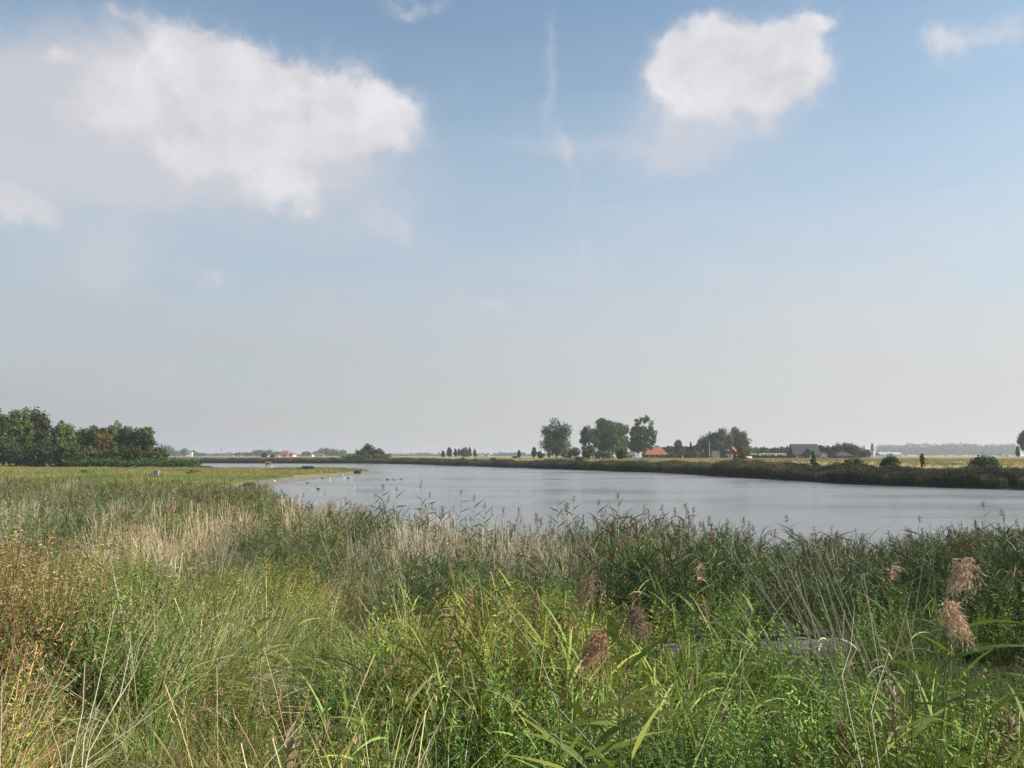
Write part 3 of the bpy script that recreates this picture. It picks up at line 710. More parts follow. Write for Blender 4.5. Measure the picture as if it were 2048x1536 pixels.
def crown_mesh(rng, w, h, shape, leaf, nl, colr):
    V, C = crown_arrays(rng, w, h, shape, leaf, nl, colr)
    Q = np.arange(len(V)).reshape(-1, 4)
    return npmesh('crown', V, Q, C, M_TREE)
def trunk(parent, H, r, h0, w, limbs=6, rng=None):
    rng = rng or np.random.default_rng(1); mb = MB()
    lean = rng.normal(0, .02, 2)
    pts = [(lean[0] * z, lean[1] * z, z) for z in np.linspace(-.3, H * .8, 7)]
    mb.tube(pts, [r * (1.15 - .95 * i / 6) for i in range(7)], (1, 1, 1), 8)
    for i in range(limbs):
        z = h0 + (H * .7 - h0) * i / limbs; a = rng.uniform(0, 6.28); L = w * rng.uniform(.28, .42)
        p = [(0, 0, z), (math.cos(a) * L * .5, math.sin(a) * L * .5, z + L * .35), (math.cos(a) * L, math.sin(a) * L, z + L * .9)]
        mb.tube(p, [r * .4, r * .25, r * .08], (1, 1, 1), 5)
    return mb.build('trunk', M_BARK, parent, smooth=True)
def shore_d(px):
    """distance of the far waterline along a column of the view"""
    u = (px - 1024) / F / 1.004
    for dd in np.arange(420, 60, -1.0):
        if inside(np.array([u * dd]), np.array([dd]), POLY)[0]: return float(dd)
    return 60.0
_tid = [0]
def tree(px, ytop, wpx, d, shape, col, label, group=None, cat='tree', name='tree', ybase=None, clear=0.12, dens=1.0, leaf=None, zb=None, tr=True):
    if d >= 800: d = d * 1.6
    _tid[0] += 1; rng = np.random.default_rng(7000 + _tid[0])
    x = at(px, 912, d)[0]; z0 = gz(x, d) if zb is None else zb
    top = at(px, ytop, d)[2]; H = max(top - z0, .6); w = wpx * d / F
    lf = (leaf or (0.20 + d * 0.0007)) * 1.08
    area = H * (1 - clear) * w
    nl = int(np.clip(area / (lf * lf) * 4.2 * dens, 600, 24000))
    e = empty(name, (x, d, z0), rng.uniform(0, 6.28))
    me = crown_mesh(rng, w, H * (1 - clear), shape, lf, nl, col)
    c = bpy.data.objects.new('crown', me); link(c, e); c.location = (0, 0, H * clear - (.25 if clear < .03 else 0))
    if tr: trunk(e, H, max(.06, H * .018), H * max(clear, .08), w, 6 if d < 700 else 3, rng)
    tag(e, label, cat, group); return e

GW = 'trees of the wood at the left edge'
left_wood = [
 (-8, 818, 70, 236, 'round', MID, 'dark green tree cut off by the left edge of the photo, outermost of the wood', 0.06),
 (38, 807, 56, 240, 'tall', YG, 'tall light green tree with lumpy crown near the left edge of the wood', 0.05),
 (70, 808, 62, 246, 'round', (0.05,0.055,0.026), 'tall dark rusty topped tree, right beside the tall light green one', 0.05),
 (122, 839, 60, 244, 'round', YG, 'lower yellowish green tree right of the tall dark rusty topped one', 0.05),
 (158, 834, 58, 250, 'dome', DK, 'dark blue green round topped tree behind the middle of the wood', 0.05),
 (186, 847, 50, 244, 'round', MID, 'plain mid green tree between the dark round topped tree and the russet one', 0.04),
 (207, 850, 40, 240, 'round', RUST, 'russet brown tree turning to autumn colour in the middle of the wood', 0.04),
 (226, 835, 40, 256, 'willow', PALE, 'pale olive willow top standing up behind the russet tree', 0.05),
 (252, 850, 56, 244, 'round', DK, 'dark green tree right of the pale olive willow', 0.04),
 (283, 843, 54, 242, 'tall', (0.055,0.068,0.026), 'brown tinged tall tree closing the right end of the wood', 0.04),
 (312, 878, 56, 240, 'bush', MID, 'low rounded tree sloping down at the right foot of the wood', 0.02)]
for px, yt, w, d, sh, c, lb, cl in left_wood: tree(px, yt, w, d, sh, c, lb, GW, clear=cl, dens=1.25)
GU = 'bushes along the foot of the wood'
for px, yt, w, c, lb in [
 (6, 858, 64, DK, 'dark bush at the far left foot of the wood'), (44, 878, 60, (0.05,0.07,0.026), 'olive bush below the tall light green tree'),
 (84, 864, 56, DK, 'dark bush below the rusty topped tree'), (112, 884, 52, (0.06,0.07,0.028), 'brownish bush at the wood edge right of the rusty topped tree'),
 (140, 868, 52, MID, 'green bush below the dark round topped tree'), (170, 878, 48, (0.075,0.09,0.03), 'lighter green bush with hanging branches in front of the wood'),
 (200, 886, 44, MID, 'mid green bush below the russet tree'), (232, 872, 50, (0.06,0.075,0.03), 'grey green bush below the pale willow'),
 (262, 876, 46, DK, 'dark bush below the right end of the wood'), (72, 908, 40, (0.07,0.095,0.03), 'low bright green bush spreading out onto the meadow')]:
    tree(px, yt, w, 233, 'bush', c, lb, GU, 'bush', 'bush', clear=0.0, dens=1.3, tr=True)
# bramble thicket in front of the wood (nobody could count it)
def thicket(name, line, h, wd, col, label, n, leaf=.28, cat='thicket', zoff=0):
    rng = np.random.default_rng(len(name) + n); Vs = []; Cs = []
    for i in range(n):
        t = rng.random() * (len(line) - 1); k = min(int(t), len(line) - 2); f = t - k
        x = line[k][0] * (1 - f) + line[k + 1][0] * f + rng.normal(0, wd * .3); y = line[k][1] * (1 - f) + line[k + 1][1] * f + rng.normal(0, wd * .3)
        hh = h * rng.uniform(.6, 1.1); V, C = crown_arrays(rng, hh * 2.0, hh * 1.2, 'bush', leaf, int(420 * hh / leaf * .12) + 60, np.array(col) * rng.uniform(.8, 1.2))
        Vs.append(V + np.array([[x, y, gz(x, y) - .3]])); Cs.append(C)
    V = np.vstack(Vs); me = npmesh(name, V, np.arange(len(V)).reshape(-1, 4), np.vstack(Cs), M_TREE)
    o = bpy.data.objects.new(name, me); link(o); return tag(o, label, cat, kind='stuff')
thicket('bramble_thicket', [(-126, 231), (-116, 230), (-104, 232), (-93, 234)], 2.9, 3.5, (0.045, 0.085, 0.026), 'low green bramble thicket along the right foot of the wood', 60)
# ---- meadow shrubs
GM = 'small shrubs out on the meadow'
for px, yt, w, d, c, lb in [
 (170, 936, 13, 153, DK, 'small dark upright shrub alone on the meadow left'), (185, 955, 26, 106, (0.10,0.11,0.04), 'low olive shrub nearest the reeds on the meadow'),
 (117, 960, 36, 98, (0.10,0.11,0.04), 'wide low weed patch at the left of the meadow'), (390, 936, 30, 155, (0.07,0.085,0.035), 'grey green shrub by the reed tongue on the meadow'),
 (500, 958, 26, 101, (0.10,0.10,0.045), 'tuft of tall weeds at the muddy rim of the meadow'), (440, 942, 16, 166, (0.09,0.10,0.04), 'low tuft between the grey green shrub and the water'),
 (556, 936, 22, 208, (0.09,0.10,0.05), 'flat shrub on the back rim of the spit'), (597, 936, 14, 210, (0.10,0.10,0.06), 'pale flat shrub on the spit left of the black cattle'),
 (683, 935, 38, 192, (0.06,0.07,0.03), 'long dark shrub near the end of the spit'), (715, 937, 14, 180, (0.075,0.08,0.035), 'small round shrub at the grassy tip of the spit')]:
    tree(px, yt, w, d, 'bush', c, lb, GM, 'shrub', 'shrub', clear=0.0, leaf=.16, tr=False, dens=1.0)

# ---- far left, beyond the back channel
GF = 'hazy trees on the left horizon'
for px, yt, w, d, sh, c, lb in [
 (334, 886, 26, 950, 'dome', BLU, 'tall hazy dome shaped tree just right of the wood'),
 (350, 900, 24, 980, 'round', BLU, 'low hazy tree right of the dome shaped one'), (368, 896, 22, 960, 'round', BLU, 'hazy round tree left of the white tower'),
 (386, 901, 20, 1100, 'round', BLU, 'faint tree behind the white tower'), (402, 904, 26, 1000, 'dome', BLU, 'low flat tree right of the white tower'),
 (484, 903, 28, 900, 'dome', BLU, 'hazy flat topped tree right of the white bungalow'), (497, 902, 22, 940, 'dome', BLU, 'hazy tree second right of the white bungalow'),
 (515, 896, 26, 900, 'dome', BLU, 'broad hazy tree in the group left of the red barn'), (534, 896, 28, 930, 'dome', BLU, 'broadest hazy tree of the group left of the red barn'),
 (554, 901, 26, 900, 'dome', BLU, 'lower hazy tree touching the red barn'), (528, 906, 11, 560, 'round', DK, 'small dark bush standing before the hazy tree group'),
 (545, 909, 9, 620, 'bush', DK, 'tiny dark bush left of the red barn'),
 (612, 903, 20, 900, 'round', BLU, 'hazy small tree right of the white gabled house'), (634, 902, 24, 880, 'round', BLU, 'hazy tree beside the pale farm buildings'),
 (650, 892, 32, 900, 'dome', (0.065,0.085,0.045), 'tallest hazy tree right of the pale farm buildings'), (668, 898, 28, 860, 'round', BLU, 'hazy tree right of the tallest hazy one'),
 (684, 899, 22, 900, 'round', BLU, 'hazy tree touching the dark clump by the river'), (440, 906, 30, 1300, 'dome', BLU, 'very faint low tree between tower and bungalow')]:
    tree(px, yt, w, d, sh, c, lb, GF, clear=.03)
GC = 'dark tree clump by the river bend'
for px, yt, w, d, sh, c, lb in [
 (722, 894, 34, 452, 'dome', DK, 'dark tree on the left of the clump at the river bend'), (738, 888, 34, 456, 'round', DK, 'tallest dark tree in the clump at the river bend'),
 (756, 893, 30, 452, 'dome', DK, 'dark tree on the right of the clump at the river bend'),
 (704, 906, 42, 446, 'bush', (0.07,0.085,0.04), 'grey green bush at the left foot of the clump'), (732, 905, 40, 444, 'bush', (0.06,0.075,0.035), 'olive bush under the tallest dark tree of the clump'),
 (766, 904, 40, 446, 'bush', (0.075,0.095,0.042), 'round grey green bush at the right foot of the clump')]:
    tree(px, yt, w, d, sh, c, lb, GC, clear=.02, dens=1.3)
GN = 'conifer clump across the river'
for px, yt, w, d, sh, c, lb in [
 (886, 898, 14, 620, 'cone', CON, 'shortest conifer at the left end of the clump'), (899, 891, 19, 625, 'cone', CON, 'broad tall conifer second from the left of the clump'),
 (911, 894, 12, 620, 'cone', CON, 'slim conifer third from the left of the clump'), (918, 893, 12, 628, 'cone', CON, 'slim conifer left of the light green tree'),
 (930, 893, 19, 618, 'round', YG, 'light green broadleaf tree among the dark conifers'), (939, 891, 14, 624, 'cone', CON, 'tallest pointed conifer right of the light green tree'),
 (949, 896, 14, 622, 'cone', CON, 'pointed conifer at the right end of the clump'), (925, 897, 14, 635, 'cone', CON, 'dark conifer hidden behind the light green tree')]:
    tree(px, yt, w, d, sh, c, lb, GN, clear=.02, dens=1.3, leaf=.42)
GB = 'bushes on the far bank'
def P_(px, yt, w, d, sh, c, lb, **k): return tree(px, yt, w, max(d, shore_d(px) + 12), sh, c, lb, GB, 'bush', 'bush', **k)
P_(927, 911, 14, 300, 'bush', MID, 'small round bush among the pale cattle on the far bank', clear=0)
P_(986, 910, 14, 285, 'bush', MID, 'small round bush right of the pale cattle on the far bank', clear=0)
P_(1160, 905, 24, 216, 'bush', MID, 'dense dark round bush left of the pollard willow', clear=.02)
P_(1480, 886, 32, 160, 'open', OCH, 'spindly orange brown sapling bush in front of the white gabled house', clear=.03, dens=.7, leaf=.2)
P_(1626, 894, 17, 150, 'cone', (0.075,0.11,0.03), 'bright green cone shaped bush before the dark roofed house', clear=0, leaf=.18)
P_(1633, 918, 9, 149, 'bush', RUST, 'tiny russet shrub right of the cone shaped bush', clear=0, leaf=.15)
P_(1711, 907, 46, 128, 'bush', (0.075,0.085,0.03), 'wide olive bush with reddish left side on the far bank', clear=0, leaf=.17)
P_(1692, 912, 18, 127, 'open', (0.12,0.06,0.03), 'thin reddish shrub at the left of the wide olive bush', clear=0, leaf=.15, dens=.8)
P_(1780, 901, 42, 128, 'bush', DK, 'dark green rounded bush between the wide olive bush and the thin sapling', clear=0, leaf=.17, dens=1.3)
P_(1970, 901, 54, 112, 'bush', (0.045,0.075,0.022), 'largest dark green bush near the right end of the far bank', clear=0, leaf=.17, dens=1.3)
P_(1844, 903, 10, 118, 'open', (0.10,0.115,0.04), 'thin pale sapling alone on the straw field', clear=.1, leaf=.13, dens=.6)
P_(1236, 917, 18, 196, 'bush', OCH, 'low brown bush right behind the reeds, left of the second pollard', clear=0, leaf=.18)
# pollard willows
GP = 'pollard willows on the far bank'
tree(1174, 896, 26, 262, 'round', (0.06,0.09,0.035), 'round headed pollard willow right of the dark round bush', GP, clear=.22, dens=1.3)
tree(1243, 896, 28, 250, 'round', (0.06,0.095,0.035), 'larger round headed pollard willow before the big trees', GP, clear=.16, dens=1.3)
GT = 'big trees around the farm across the river'
for px, yt, w, d, sh, c, lb, cl, de in [
 (1113, 837, 70, 430, 'round', BLU, 'big round free standing tree left of the farm tree group', .04, 1.15),
 (1178, 847, 42, 440, 'tall', BLU, 'narrower dark tree at the left of the farm tree group', .04, 1.1),
 (1208, 833, 62, 450, 'round', DK, 'broad dark tree with flat top in the middle of the farm tree group', .03, 1.3),
 (1226, 842, 50, 425, 'willow', (0.08,0.10,0.045), 'paler olive willow in front of the farm tree group', .04, 1.2),
 (1244, 836, 36, 428, 'willow', (0.075,0.098,0.04), 'pale narrow willow at the right front of the farm tree group', .04, 1.2),
 (1287, 827, 66, 440, 'open', MID, 'tall airy poplar with sky showing through right of the group', .06, .95),
 (1275, 868, 40, 436, 'tall', DK, 'lower dark tree under the tall airy poplar', .06, 1.1),
 (1148, 888, 26, 420, 'bush', MID, 'low green tree between the free standing tree and the group', .04, 1.2),
 (1128, 895, 14, 400, 'poplar', YG, 'small light green poplar right in front of the free standing tree', .04, 1.2),
 (1098, 895, 9, 400, 'poplar', YG, 'tiny light green poplar left in front of the free standing tree', .04, 1.2),
 (1068, 891, 12, 402, 'poplar', (0.07,0.095,0.035), 'slim column shaped tree left of the grey hazelnut bush', .03, 1.3),
 (1038, 899, 8, 402, 'poplar', (0.06,0.08,0.035), 'leftmost slim column shaped tree alone on the field', .03, 1.3),
 (1082, 897, 16, 410, 'bush', BLU, 'grey green bush left of the big free standing tree', .0, 1.2),
 (1198, 894, 26, 420, 'bush', (0.07,0.09,0.045), 'grey green bush below the farm tree group', .0, 1.2),
 (1216, 896, 20, 418, 'bush', (0.085,0.11,0.045), 'lighter bush below the pale willow', .0, 1.2),
 (1136, 900, 18, 422, 'bush', DK, 'dark bush at the foot of the free standing tree', .0, 1.2),
 (1357, 877, 22, 466, 'poplar', MID, 'pointed green tree right of the orange roofed farmhouse', .03, 1.3),
 (1382, 878, 12, 474, 'cone', CON, 'dark pointed conifer right of the brick gabled house', .02, 1.3),
 (1398, 881, 14, 460, 'open', DK, 'small crooked dark tree left of the striped pole', .05, 1.1),
 (1376, 900, 18, 440, 'bush', DK, 'dark bush in front of the brick gabled house', .0, 1.2),
 (1392, 898, 14, 436, 'bush', (0.075,0.095,0.04), 'pale green garden bush left of the striped pole', .0, 1.2),
 (1346, 902, 18, 440, 'bush', MID, 'garden bush between the farmhouse and the brick house', .0, 1.2),
 (1412, 869, 40, 470, 'tall', DK, 'dark tree at the left of the second tree group', .04, 1.2),
 (1428, 862, 42, 475, 'round', BLU, 'dark tree rising second from left of the second group', .05, 1.2),
 (1446, 854, 46, 470, 'tall', BLU, 'tallest dark tree of the second group left of the notch', .05, 1.2),
 (1478, 853, 50, 478, 'round', DK, 'broad tall tree at the right top of the second group', .05, 1.2),
 (1442, 880, 32, 450, 'willow', (0.055,0.07,0.035), 'weeping willow hanging low behind the glass shed', .02, 1.2),
 (1496, 884, 26, 455, 'bush', YG, 'light green tree at the right end of the second group', .0, 1.2),
 (1324, 908, 14, 446, 'bush', (0.07,0.085,0.04), 'low bush before the right corner of the orange roofed farmhouse', .0, 1.2)]:
    tree(px, yt, w, d, sh, c, lb, GT, clear=cl, dens=de, leaf=.42)
GK = 'row of trees behind the caravans'
for i, (px, yt, w, lb) in enumerate([(1512, 893, 20, 'leftmost tree behind the white caravans'), (1528, 892, 20, 'second tree from the left behind the white caravans'), (1550, 893, 20, 'third tree behind the white caravans, right of a gap'),
 (1566, 892, 18, 'tree just left of the dark roofed house'), (1576, 890, 14, 'narrow tree touching the left gable of the dark roofed house'),
 (1642, 889, 22, 'tree touching the right side of the dark roofed house'), (1658, 890, 20, 'round tree second right of the dark roofed house'), (1676, 886, 26, 'tree above the left end of the low brown barn'),
 (1694, 884, 26, 'tallest tree above the low brown barn'), (1712, 890, 24, 'tree at the right of the low brown barn'), (1664, 899, 22, 'light green bush left of the low brown barn'), (1724, 900, 22, 'sloping bush at the right end of the barn trees')]):
    tree(px, yt, w, 520 if i < 5 else 430, 'round' if i < 10 else 'bush', [MID, (0.075,0.095,0.045), DK][i % 3] if i != 10 else YG, lb, GK, clear=.04, dens=1.2, leaf=.42)
GL = 'slim poplars on the right horizon'
for px, yt, w, d, lb in [(1705, 881, 4, 640, 'slim poplar poking up over the barn trees'), (1711, 884, 4, 650, 'second slim poplar over the barn trees'), (1716, 887, 4, 650, 'third slim poplar over the barn trees'),
 (1720, 888, 4, 660, 'slim poplar just right of the barn trees'), (1725, 889, 4, 660, 'left one of the bare looking pair of poplars'), (1729, 888, 3, 665, 'right one of the bare looking pair of poplars'), (1745, 882, 6, 700, 'taller lone column poplar left of the far woodland')]:
    tree(px, yt, w, d, 'poplar', BLU, lb, GL, clear=.04, dens=1.6, leaf=.4)
tree(2062, 853, 46, 400, 'round', DK, 'large dark tree cut off by the right edge of the photo', None, clear=.06, dens=1.3, leaf=.42)
tree(2036, 888, 12, 395, 'cone', CON, 'small dark conifer at the foot of the tree at the right edge', None, clear=.02, dens=1.3)
tree(1737, 902, 16, 800, 'dome', BLU, 'faint low tree left of the lone column poplar', None, clear=.0)

def woodland(name, spans, label, seed):
    rng = np.random.default_rng(seed); Vs = []; Cs = []
    for (xa, xb, yt, d, n, col, jit, sh) in spans:
        for i in range(n):
            px = xa + (xb - xa) * (i + rng.random()) / n; dd = d * rng.uniform(.96, 1.08); x = at(px, 912, dd)[0]
            t0 = yt if not callable(yt) else yt(px); top = at(px, t0 + rng.normal(0, jit), dd)[2]; z0 = 2.6; H = max(top - z0, 2)
            w = max(H * rng.uniform(.55, .95), (xb - xa) / n * 1.9 * dd / F)
            V, C = crown_arrays(rng, w, H * 1.05, sh, 1.15 if d < 1000 else 2.2, 170, np.array(col) * rng.uniform(.85, 1.15))
            Vs.append(V + np.array([[x, dd, z0 - .5]])); Cs.append(C)
    V = np.vstack(Vs); me = npmesh(name, V, np.arange(len(V)).reshape(-1, 4), np.vstack(Cs), M_TREE)
    o = bpy.data.objects.new(name, me); link(o); tag(o, label, 'woodland', kind='stuff')
def rt(px): return float(np.interp(px, [1755, 1770, 1810, 1825, 1835, 1860, 1900, 1925, 1960, 2030], [889, 888, 888, 885, 888, 887, 885, 885, 888, 886]))
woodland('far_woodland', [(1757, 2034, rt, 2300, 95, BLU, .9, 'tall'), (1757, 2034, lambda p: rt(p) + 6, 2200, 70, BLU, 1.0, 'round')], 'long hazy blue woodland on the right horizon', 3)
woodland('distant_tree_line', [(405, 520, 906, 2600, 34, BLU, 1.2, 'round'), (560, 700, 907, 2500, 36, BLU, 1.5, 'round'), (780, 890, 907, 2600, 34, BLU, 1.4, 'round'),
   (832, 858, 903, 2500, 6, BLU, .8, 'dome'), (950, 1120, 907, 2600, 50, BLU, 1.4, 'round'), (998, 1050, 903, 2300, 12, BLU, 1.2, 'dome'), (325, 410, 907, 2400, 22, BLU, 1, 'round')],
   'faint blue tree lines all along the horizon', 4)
woodland('pine_wood', [(1300, 1400, 891, 560, 46, CON, 1.4, 'cone'), (1500, 1585, 897, 560, 26, DK, 1.2, 'round'), (1630, 1735, 896, 520, 26, DK, 1.5, 'round')], 'dark wood rising behind the farmhouse roofs across the river', 5)
x0 = at(1502, 912, 415)[0]; x1 = at(1582, 912, 415)[0]
thicket('garden_hedge', [(x0, 412), ((x0 + x1) / 2, 412), (x1, 410)], 1.7, .8, (0.03, 0.045, 0.022), 'low dark clipped hedge in front of the white caravans', 44, .3, 'hedge')
x0 = at(1335, 912, 440)[0]; x1 = at(1500, 912, 440)[0]
thicket('garden_shrubbery', [(x0, 443), ((x0 + x1) / 2, 444), (x1, 446)], 1.9, 1.0, (0.035, 0.05, 0.024), 'dark shrubbery between the farmhouse and the white gabled house', 50, .35, 'shrubbery')

# ------------------------------------------------------------------ buildings
def window(parent, x, z, w, h, y, glass=M_GLASS, nx=1):
    """window on a wall facing -Y at local y"""
    mb = MB(); t = .09
    mb.box(x - w / 2 - t, x + w / 2 + t, y - .06, y + .02, z + h / 2, z + h / 2 + t); mb.box(x - w / 2 - t, x + w / 2 + t, y - .09, y + .02, z - h / 2 - t, z - h / 2)
    mb.box(x - w / 2 - t, x - w / 2, y - .06, y + .02, z - h / 2, z + h / 2); mb.box(x + w / 2, x + w / 2 + t, y - .06, y + .02, z - h / 2, z + h / 2)
    mb.box(x - .03, x + .03, y - .05, y + .02, z - h / 2, z + h / 2)
    wn = MB(); wn.box(x - w / 2, x + w / 2, y - .03, y + .015, z - h / 2, z + h / 2)
    o = wn.build('window', glass, parent); mb.build('frame', M_WHITE, o)
def door(parent, x, w, h, y, mat):
    mb = MB(); mb.box(x - w / 2, x + w / 2, y - .05, y + .02, 0, h); o = mb.build('door', mat, parent)
    k = MB(); k.box(x + w / 2 - .2, x + w / 2 - .12, y - .1, y - .05, h * .45, h * .52); k.build('handle', M_STEEL, o)
def house(name, px, d0, L, W, eave, ridge, rot, wall, roof, label, cat='house', hip=0.0, over=.35, wins=(), gwins=(), chim=None, dr=None, gable=False, group=None):
    """ridge runs along local x; front wall faces local -y"""
    d = d0 * 1.6 if d0 >= 800 else d0
    x = at(px, 912, d)[0]; e = empty(name, (x, d, gz(x, d) - .05), rot)
    if d0 >= 800: e.scale = (1.6,) * 3
    mb = MB(); l, w = L / 2, W / 2
    vs = [(-l, -w, -.5), (l, -w, -.5), (l, w, -.5), (-l, w, -.5), (-l, -w, eave), (l, -w, eave), (l, w, eave), (-l, w, eave)]
    fs = [(0, 1, 5, 4), (2, 3, 7, 6), (1, 2, 6, 5), (3, 0, 4, 7)]
    if hip == 0:
        vs += [(-l, 0, ridge - .12), (l, 0, ridge - .12)]; fs = [(0, 1, 5, 4), (2, 3, 7, 6), (1, 2, 6, 9, 5), (3, 0, 4, 8, 7)]
    mb.poly(vs, fs); mb.build('wall', wall, e)
    rb = MB(); o = over; dz = (ridge - eave) / w * o; t = .16; hx = l + (o if hip == 0 else o) ; rx = l + o if hip == 0 else l - hip
    A = [(-hx, -w - o, eave - dz), (hx, -w - o, eave - dz), (hx, w + o, eave - dz), (-hx, w + o, eave - dz), (-rx, 0, ridge), (rx, 0, ridge)]
    B = [(p[0], p[1], p[2] + t) for p in A]
    rb.poly(A + B, [(6, 7, 11, 10), (8, 9, 10, 11), (7, 8, 11), (9, 6, 10), (1, 0, 4, 5), (3, 2, 5, 4), (2, 1, 5), (0, 3, 4), (0, 1, 7, 6), (1, 2, 8, 7), (2, 3, 9, 8), (3, 0, 6, 9)])
    ro = rb.build('roof', roof, e)
    if chim:
        c = MB(); c.box(chim - .35, chim + .35, -.35, .35, ridge - .6, ridge + .95); c.box(chim - .42, chim + .42, -.42, .42, ridge + .95, ridge + 1.05); c.build('chimney', M_BRICK, ro)
    for (wx, wz, ww, wh) in wins: window(e, wx, wz, ww, wh, -w)
    for (wy, wz, ww, wh) in gwins:   # on the -x gable
        g_ = MB(); g_.box(-l - .05, -l + .01, wy - ww / 2, wy + ww / 2, wz - wh / 2, wz + wh / 2); f_ = g_.build('window', M_GLASS, e)
        h_ = MB(); h_.box(-l - .08, -l + .01, wy - ww / 2 - .1, wy + ww / 2 + .1, wz + wh / 2, wz + wh / 2 + .12); h_.box(-l - .08, -l + .01, wy - ww / 2 - .1, wy + ww / 2 + .1, wz - wh / 2 - .12, wz - wh / 2); h_.box(-l - .08, -l + .01, wy - ww / 2 - .1, wy - ww / 2, wz - wh / 2, wz + wh / 2); h_.box(-l - .08, -l + .01, wy + ww / 2, wy + ww / 2 + .1, wz - wh / 2, wz + wh / 2); h_.build('frame', M_WHITE, f_)
    if dr: door(e, dr[0], dr[1], dr[2], -w, dr[3])
    tag(e, label, cat, group); return e
pv = lambda px, w, d: w * d / F
house('farmhouse', 1309.5, 462, 13.2, 9, 2.1, 6.1, R(3), M_DBRICK, M_ORANGE, 'long low farmhouse with a hipped orange tiled roof', hip=3.2,
      wins=[(-4, 1.1, 1.1, 1.1), (-1.2, 1.1, 1.1, 1.1), (4.3, 1.1, 1.1, 1.1)], dr=(1.6, 1.0, 2.0, M_WHITE))
dh = house('dark_roofed_house', 1608, 402, 12.6, 9.5, 2.0, 6.9, R(-2), M_DBRICK, M_DROOF, 'large house with steep dark brown roof and small dormer', over=.5,
      wins=[(-5, 1.0, 1.2, 1.1), (-2.6, 1.0, 1.2, 1.1), (5, 1.0, 1.2, 1.1)], dr=(1.9, 1.1, 1.9, M_WHITE))
mb = MB(); mb.poly([(-1.6, -5.3, 1.7), (1.6, -5.3, 1.7), (1.6, -5.3, 2.4), (0, -5.3, 4.4), (-1.6, -5.3, 2.4), (1.6, -1, 2.4), (0, -1, 4.4), (-1.6, -1, 2.4)], [(0, 1, 2, 3, 4), (1, 5, 2), (4, 7, 0)]); dm = mb.build('dormer', M_DBRICK, dh); dm.location = (.6, 0, 0)
mb = MB(); mb.poly([(-1.9, -5.6, 2.15), (0, -5.6, 4.55), (1.9, -5.6, 2.15), (1.9, -1, 2.15), (0, -1, 4.55), (-1.9, -1, 2.15)] + [(-1.9, -5.6, 2.0), (0, -5.6, 4.4), (1.9, -5.6, 2.0), (1.9, -1, 2.0), (0, -1, 4.4), (-1.9, -1, 2.0)],
        [(0, 1, 4, 5), (1, 2, 3, 4), (6, 11, 10, 7), (7, 10, 9, 8), (0, 6, 7, 1), (1, 7, 8, 2), (0, 5, 11, 6), (2, 8, 9, 3)]); mb.build('dormer_roof', M_DROOF, dm)
mb = MB(); mb.box(-.7, .7, -5.36, -5.28, 2.0, 3.0); mb.build('window', M_GLASS, dm)
house('brown_barn', 1684, 372, 8.4, 6, 1.1, 2.75, R(4), M_DBRICK, M_DROOF, 'low brown barn with hipped dark roof under the trees', 'barn', hip=2.2, dr=(-1.5, 1.8, 1.0, M_WOOD))
house('brick_house', 1373, 468, 8, 5.6, 2.6, 6.2, R(90), M_BRICK, M_ORANGE, 'small brick house with its pointed gable facing the river', gwins=[(-1.2, 1.2, 1, 1.1), (1.2, 1.2, 1, 1.1), (0, 3.7, .9, 1)])
house('gabled_house', 1466, 446, 6, 4.8, 2.6, 6.0, R(65), M_WHITE, M_ORANGE, 'white gabled house with orange roof half hidden in trees', chim=1.5, gwins=[(-1, 1.2, .9, 1.1), (1, 1.2, .9, 1.1), (0, 3.5, .8, .9)])
house('garden_shed', 1257, 428, 5.6, 4.6, 1.7, 3.4, R(8), M_BRICK, M_GROOF, 'small shed with grey brown roof beside the larger pollard willow', 'shed', wins=[(-1.2, 1.0, .8, .8), (.4, 1.0, .8, .8)], dr=(1.9, .9, 1.6, M_WHITE))
house('red_kiosk', 1344, 452, 2.6, 2, 1.5, 2.3, 0, M_DBRICK, plain('red_felt', (0.42, 0.07, 0.06), 0.8), 'tiny hut with red roof right of the orange roofed farmhouse', 'hut', dr=(0, .7, 1.3, M_BLACK))
house('bungalow', 463, 900, 5, 4, 1.7, 3.4, R(-4), M_WHITE, M_GROOF, 'white bungalow standing alone on the left horizon', 'bungalow', wins=[(-1.6, 1.0, .9, .8), (1.6, 1.0, .9, .8)], dr=(0, .9, 1.6, M_BLACK))
house('red_barn', 570, 820, 5.6, 5, 2.4, 5.9, R(-10), plain('red_boards', (0.33, 0.10, 0.075), 0.8, .15), M_ORANGE, 'large red barn before the hazy tree group on the left horizon', 'barn', dr=(1, 1.5, 1.9, M_BLACK))
house('white_gabled_house', 586, 830, 5, 4.6, 2.0, 4.6, R(60), M_WHITE, M_ORANGE, 'white gabled house with red roof right of the red barn', gwins=[(-1, 1.2, .8, .9), (1, 1.2, .8, .9)])
house('pale_farmhouse', 623, 860, 5, 4.0, 2.0, 4.2, R(70), M_WHITE, M_GROOF, 'small pale gabled house left of the tallest hazy tree', gwins=[(0, 1.4, 1.2, 1.2)])
house('pale_barn', 640, 870, 8.5, 5, 2.0, 3.2, R(0), plain('pale_render', (0.42, 0.36, 0.30), 0.8), M_GROOF, 'long pale barn under the tallest hazy tree', 'barn', dr=(2, 2.4, 2, M_WOOD))
house('cottage', 556, 860, 4, 3.6, 1.5, 2.8, R(0), M_WHITE, M_GROOF, 'tiny white cottage left of the red barn', wins=[(1.1, .9, .8, .7)], dr=(-.7, .8, 1.4, M_BLACK))
house('low_stable', 480, 880, 3.6, 3, 1.0, 1.7, R(0), M_WHITE, M_GROOF, 'very low white stable just right of the bungalow', 'stable', dr=(0, 1.4, 1.2, M_BLACK))
